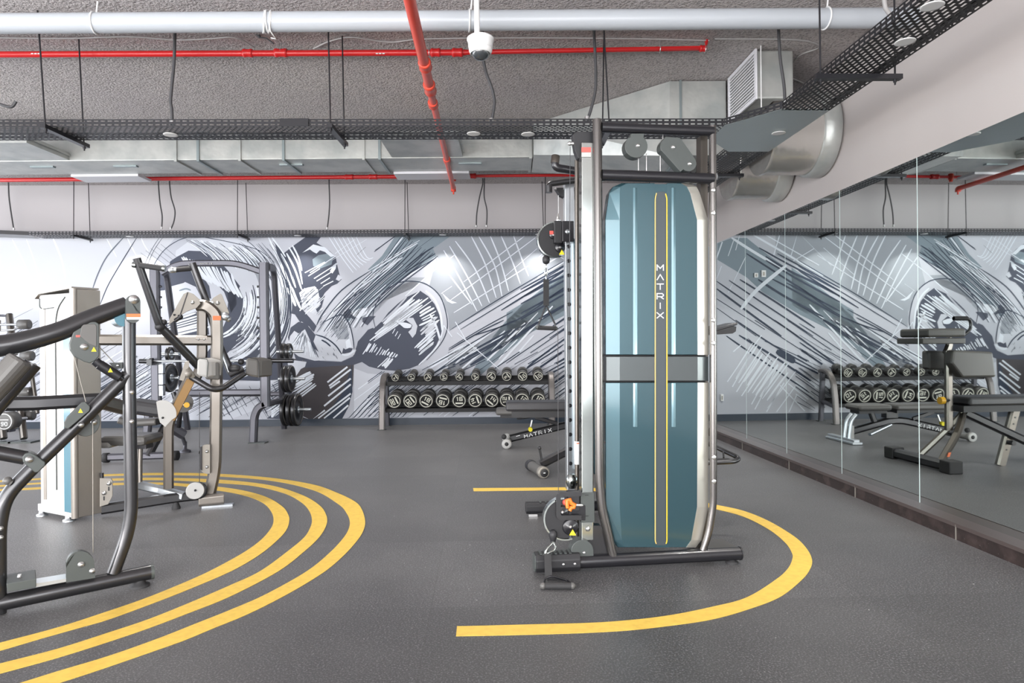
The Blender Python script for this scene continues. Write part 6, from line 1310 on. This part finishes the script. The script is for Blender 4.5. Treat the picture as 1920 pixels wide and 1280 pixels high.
for k in range(10):
    r_ = topr[k]*9.12/FOC; c = PD(topx[k], 708.0-(k*.35), 9.12); a_ = rnd.choice((-.9, .3, .6, 2.2, -2.4, 0))
    dumbbell(c, r_, .095, (0, 1, .17), a_, numt[k], ORDW[k]+' dumbbell from the left on the upper shelf of the rack', 'small dumbbells on the upper shelf')
for k in range(10):
    r_ = 14.2*9.10/FOC; c = PD(botx[k], 752.2-(k*.3), 9.09); a_ = (2.0, 2.2, -.5, 2.9, 0, 1.9, -.7, 1.6, -.7, -.6)[k]
    dumbbell(c, r_, .11, (0, 1, .15), a_, nums[k], ORDW[k]+' dumbbell from the left on the lower shelf of the rack', 'large dumbbells on the lower shelf')

# ================================================================= FLAT BENCH
ba = thing('weight_bench', (.6, 7.62, 0), 'low adjustable weight bench nearest the dumbbell rack, lettered beam and two small wheels', 'bench', None)
YA = 7.62
b = MB(); b.tube([(-.03, YA, .085), (.62, YA, .235), (.78, YA, .235), (1.26, YA, .115)], .04, prof=rprof(.042, .036), rad=.1); mb_ = build('main_beam', b, 'frame', ba)
b = MB()
for k, ch in enumerate('MATRIX'):
    o_ = Vector((.135+k*.055, YA-.0375, .095+k*.0127)); strokes(b, GL[ch], o_, Vector((.036, 0, .0083)), Vector((-.006, 0, .034)), (0, -1, 0), .008)
build('lettering', b, 'white', mb_)
b = MB(); b.obox((.06, YA-.0375, .118), (.022, 0, .005), (0, .0008, 0), (0, 0, .003)); build('label', b, 'white', mb_)
b = MB(); b.cyl((-.05, YA-.23, .055), (-.05, YA+.23, .055), .034, 16); cb_ = build('cross_tube', b, 'vinyl_l', ba)
for y in (YA-.24, YA+.20):
    b = MB(); b.lathe((-.07, y, .055), (0, 1, 0), [(0, .03), (0, .052), (.006, .055), (.044, .055), (.05, .03)], 20); wh = build('wheel', b, 'vinyl_l', cb_)
    b = MB(); b.lathe((-.07, y-.003, .055), (0, 1, 0), [(0, .001), (0, .022), (.004, .022)], 14); build('wheel_hub', b, 'rubber', wh)
b = MB(); b.ball((-.10, YA-.12, .12), .03); build('end_bumper', b, 'rubber', cb_)
b = MB(); b.box((1.24, YA-.06, .02), (1.30, YA+.06, .19)); eb = build('end_plate', b, 'vinyl_l', ba, bevel=.01)
b = MB(); b.box((1.28, YA-.28, 0), (1.40, YA+.28, .03)); b.box((1.31, YA-.27, .02), (1.38, YA+.27, .06)); build('end_foot', b, 'chrome_d', ba, bevel=.008)
b = MB(); b.tube([(1.36, YA-.05, .05), (1.33, YA-.05, .26), (1.27, YA-.05, .33)], .02, 12, rad=.05); b.tube([(1.36, YA-.14, .05), (1.33, YA-.14, .26), (1.27, YA-.14, .33)], .02, 12, rad=.05); build('end_upright', b, 'chrome_d', ba)
b = MB(); b.cyl((1.12, YA-.16, .10), (.78, YA-.03, .19), .02, 12); build('foot_bar', b, 'chrome_d', ba)
b = MB(); b.box((-.19, YA-.14, .365), (.77, YA+.14, .435)); bp_ = build('back_pad', b, 'vinyl_g', ba, bevel=.022)
b = MB(); b.box((.83, YA-.15, .365), (1.24, YA+.15, .435)); sp_ = build('seat_pad', b, 'vinyl_g', ba, bevel=.03)
b = MB(); b.box((-.14, YA-.09, .33), (.74, YA+.09, .366)); build('pad_tray', b, 'blackmatt', bp_)
b = MB(); b.box((.86, YA-.09, .33), (1.2, YA+.09, .366)); build('pad_tray', b, 'blackmatt', sp_)
b = MB(); b.tube([(.26, YA-.05, .33), (.52, YA-.05, .255)], .02, prof=rprof(.022, .012)); b.box((.7, YA-.05, .27), (.84, YA+.05, .34)); build('ladder_link', b, 'black', ba)
b = MB(); b.tube([(1.0, YA, .34), (.95, YA, .2)], .02, prof=rprof(.03, .025)); b.tube([(.3, YA+.06, .33), (.05, YA+.06, .30)], .01, 8); build('seat_support', b, 'black', ba)
b = MB(); b.cyl((.20, YA-.09, .205), (.20, YA-.13, .20), .024, 16); kn_ = build('pop_pin_knob', b, 'warn', ba, 'yellow knob')
b = MB(); b.tube([(.22, YA-.06, .30), (.20, YA-.08, .21)], .010, 8); build('pin_shaft', b, 'steel', kn_)

# ================================================================= DECLINE BENCH WITH ARM PADS
bb_ = thing('preacher_bench', (.8, 6.05, 0), 'multi purpose bench with thick flat pad and raised arm pads, just behind the teal machine', 'bench')
YC = 6.05
c0, c1 = Vector((.262, 5.80, .052)), Vector((.168, 6.12, .052))
b = MB(); b.cyl(c0, c1, .046, 20); rl = build('roller_bar', b, 'vinyl_g', bb_)
dd = (c1-c0).normalized()
for p, s_ in ((c0, -1), (c1, 1)):
    b = MB(); b.lathe(p, dd*s_, [(-.03, .05), (.0, .052), (.03, .052), (.036, .044)], 20); wc = build('roller_cap', b, 'plate_beige' if s_ < 0 else 'vinyl', rl)
    b = MB(); b.lathe(p+dd*s_*.036, dd*s_, [(0, .001), (.0, .036), (.002, .036), (.002, .001)], 18); build('cap_insert', b, 'rubber', wc)
b = MB(); b.obox(c0-dd*.0392, (.009, .003, 0), dd*.0006, (0, 0, .004)); build('cap_mark', b, 'white', rl)
b = MB(); b.tube([(.25, 5.97, .09), (1.10, YC, .50)], .03, prof=rprof(.038, .034)); sb_ = build('sloped_beam', b, 'black', bb_)
b = MB(); b.tube([(.26, 5.955, .128), (.24, 5.95, .235)], .011, 10); b.ball((.24, 5.95, .24), .016); build('lever', b, 'frame', bb_)
b = MB(); b.box((-.06, YC-.15, .575), (1.17, YC+.15, .655)); fp_ = build('flat_pad', b, 'vinyl', bb_, bevel=.02)
b = MB(); b.box((-.01, YC-.11, .515), (1.2, YC+.11, .573)); build('pad_frame', b, 'blackmatt', fp_)
b = MB(); b.tube([(.60, YC, .53), (.755, YC, .0)], .03, prof=rprof(.045, .03)); al = build('adjust_leg', b, 'frame2', bb_)
for k in range(6):
    b = MB(); b.cyl((.625+k*.018, YC-.033, .45-k*.06), (.625+k*.018, YC-.03, .45-k*.06), .008, 10); build('adjust_hole', b, 'black', al)
b = MB(); b.cyl((.70, YC-.10, .22), (.70, YC-.04, .22), .022, 14); build('lock_knob', b, 'black', al)
for y in (YC-.13, YC+.16):
    b = MB(); b.tube([(1.12, YC, .50), (1.22, (YC+y)/2, .33), (1.44, y, .075)], .025, prof=rprof(.026, .03), rad=.2); lg = build('front_leg', b, 'frame2', bb_)
b = MB(); b.prism([(1.36, YC-.155, .16), (1.385, YC-.155, .16), (1.40, YC-.155, .12), (1.375, YC-.155, .12)], (0, .004, 0)); build('orange_label', b, 'orange_l', lg)
b = MB(); b.tube([(1.46, 5.74, .055), (1.47, 6.55, .055)], .03, prof=rprof(.045, .05)); ct = build('cross_tube', b, 'vinyl', bb_)
for y0, y1 in ((5.70, 5.83), (6.47, 6.60)):
    b = MB(); b.box((1.40, y0, 0), (1.53, y1, .115)); build('rubber_foot', b, 'rubber', ct, bevel=.01)
b = MB(); b.tube([(1.26, YC, .34), (1.26, YC, 1.08)], .03, prof=rprof(.032, .028)); up_ = build('upright', b, 'frame2', bb_)
b = MB(); b.tube([(1.26, YC+.03, 1.05), (1.22, YC+.03, 1.14), (1.24, YC+.03, 1.20)], .025, prof=rprof(.03, .024), rad=.05); build('arm_support', b, 'frame2', bb_)
b = MB(); b.box((1.24, YC-.20, 1.205), (1.60, YC+.20, 1.285)); ap = build('arm_pad', b, 'vinyl_g', bb_, bevel=.02)
b = MB(); b.box((1.23, YC-.18, 1.145), (1.64, YC+.18, 1.200)); build('pad_board', b, 'vinyl_g', ap, bevel=.008)
b = MB(); b.prism([(.97, YC-.22, .84), (1.00, YC-.22, 1.07), (1.38, YC-.22, 1.09), (1.40, YC-.22, .97), (1.30, YC-.22, .84)], (0, .10, 0)); build('side_pad', b, 'vinyl_g', bb_, bevel=.02)
b = MB(); b.prism([(1.00, YC+.10, .88), (1.00, YC+.10, 1.07), (1.38, YC+.10, 1.08), (1.38, YC+.10, .9)], (0, .10, 0)); build('side_pad', b, 'vinyl_g', bb_, bevel=.02)
b = MB(); b.tube([(1.24, YC-.16, 1.22), (1.16, YC-.16, 1.28), (1.17, YC-.16, 1.375), (1.33, YC-.16, 1.375)], .014, 12, rad=.05); hb = build('bar_catch', b, 'black', bb_)
b = MB(); b.cyl((1.20, YC-.16, 1.375), (1.33, YC-.16, 1.375), .02, 14); build('catch_grip', b, 'rubber', hb)
b = MB(); b.cyl((1.38, YC-.04, .62), (1.34, YC-.04, .62), .034, 18); kn_ = build('pop_pin_knob', b, 'knob_y', bb_, 'yellow knob'); b = MB(); b.cyl((1.34, YC-.04, .62), (1.27, YC-.02, .62), .012, 10); build('pin_shaft', b, 'black', kn_)
# sockets and switches on the back wall, seen in the mirrors
for (px, py, w_, h_, lab) in ((1417, 516, .06, .07, 'small white switch plate on the mural, seen in the mirror, left of a pair'), (1431, 513, .07, .10, 'small white panel on the mural, seen in the mirror, right of a pair'), (1353, 745, .045, .10, 'white wall socket low on the painted wall, seen in the mirror beside the teal machine')):
    x, z = MU(px, py); b = MB(); y = backy(x, .02); b.box((x-w_/2, y, z-h_/2), (x+w_/2, y+.015, z+h_/2)); o = solo('wall_plate', b, 'camw', lab, 'switch', None, bevel=.003)
    b = MB(); b.box((x-w_*.2, y-.002, z-h_*.3), (x+w_*.2, y+.001, z+h_*.25)); build('rocker', b, 'plate_beige', o)
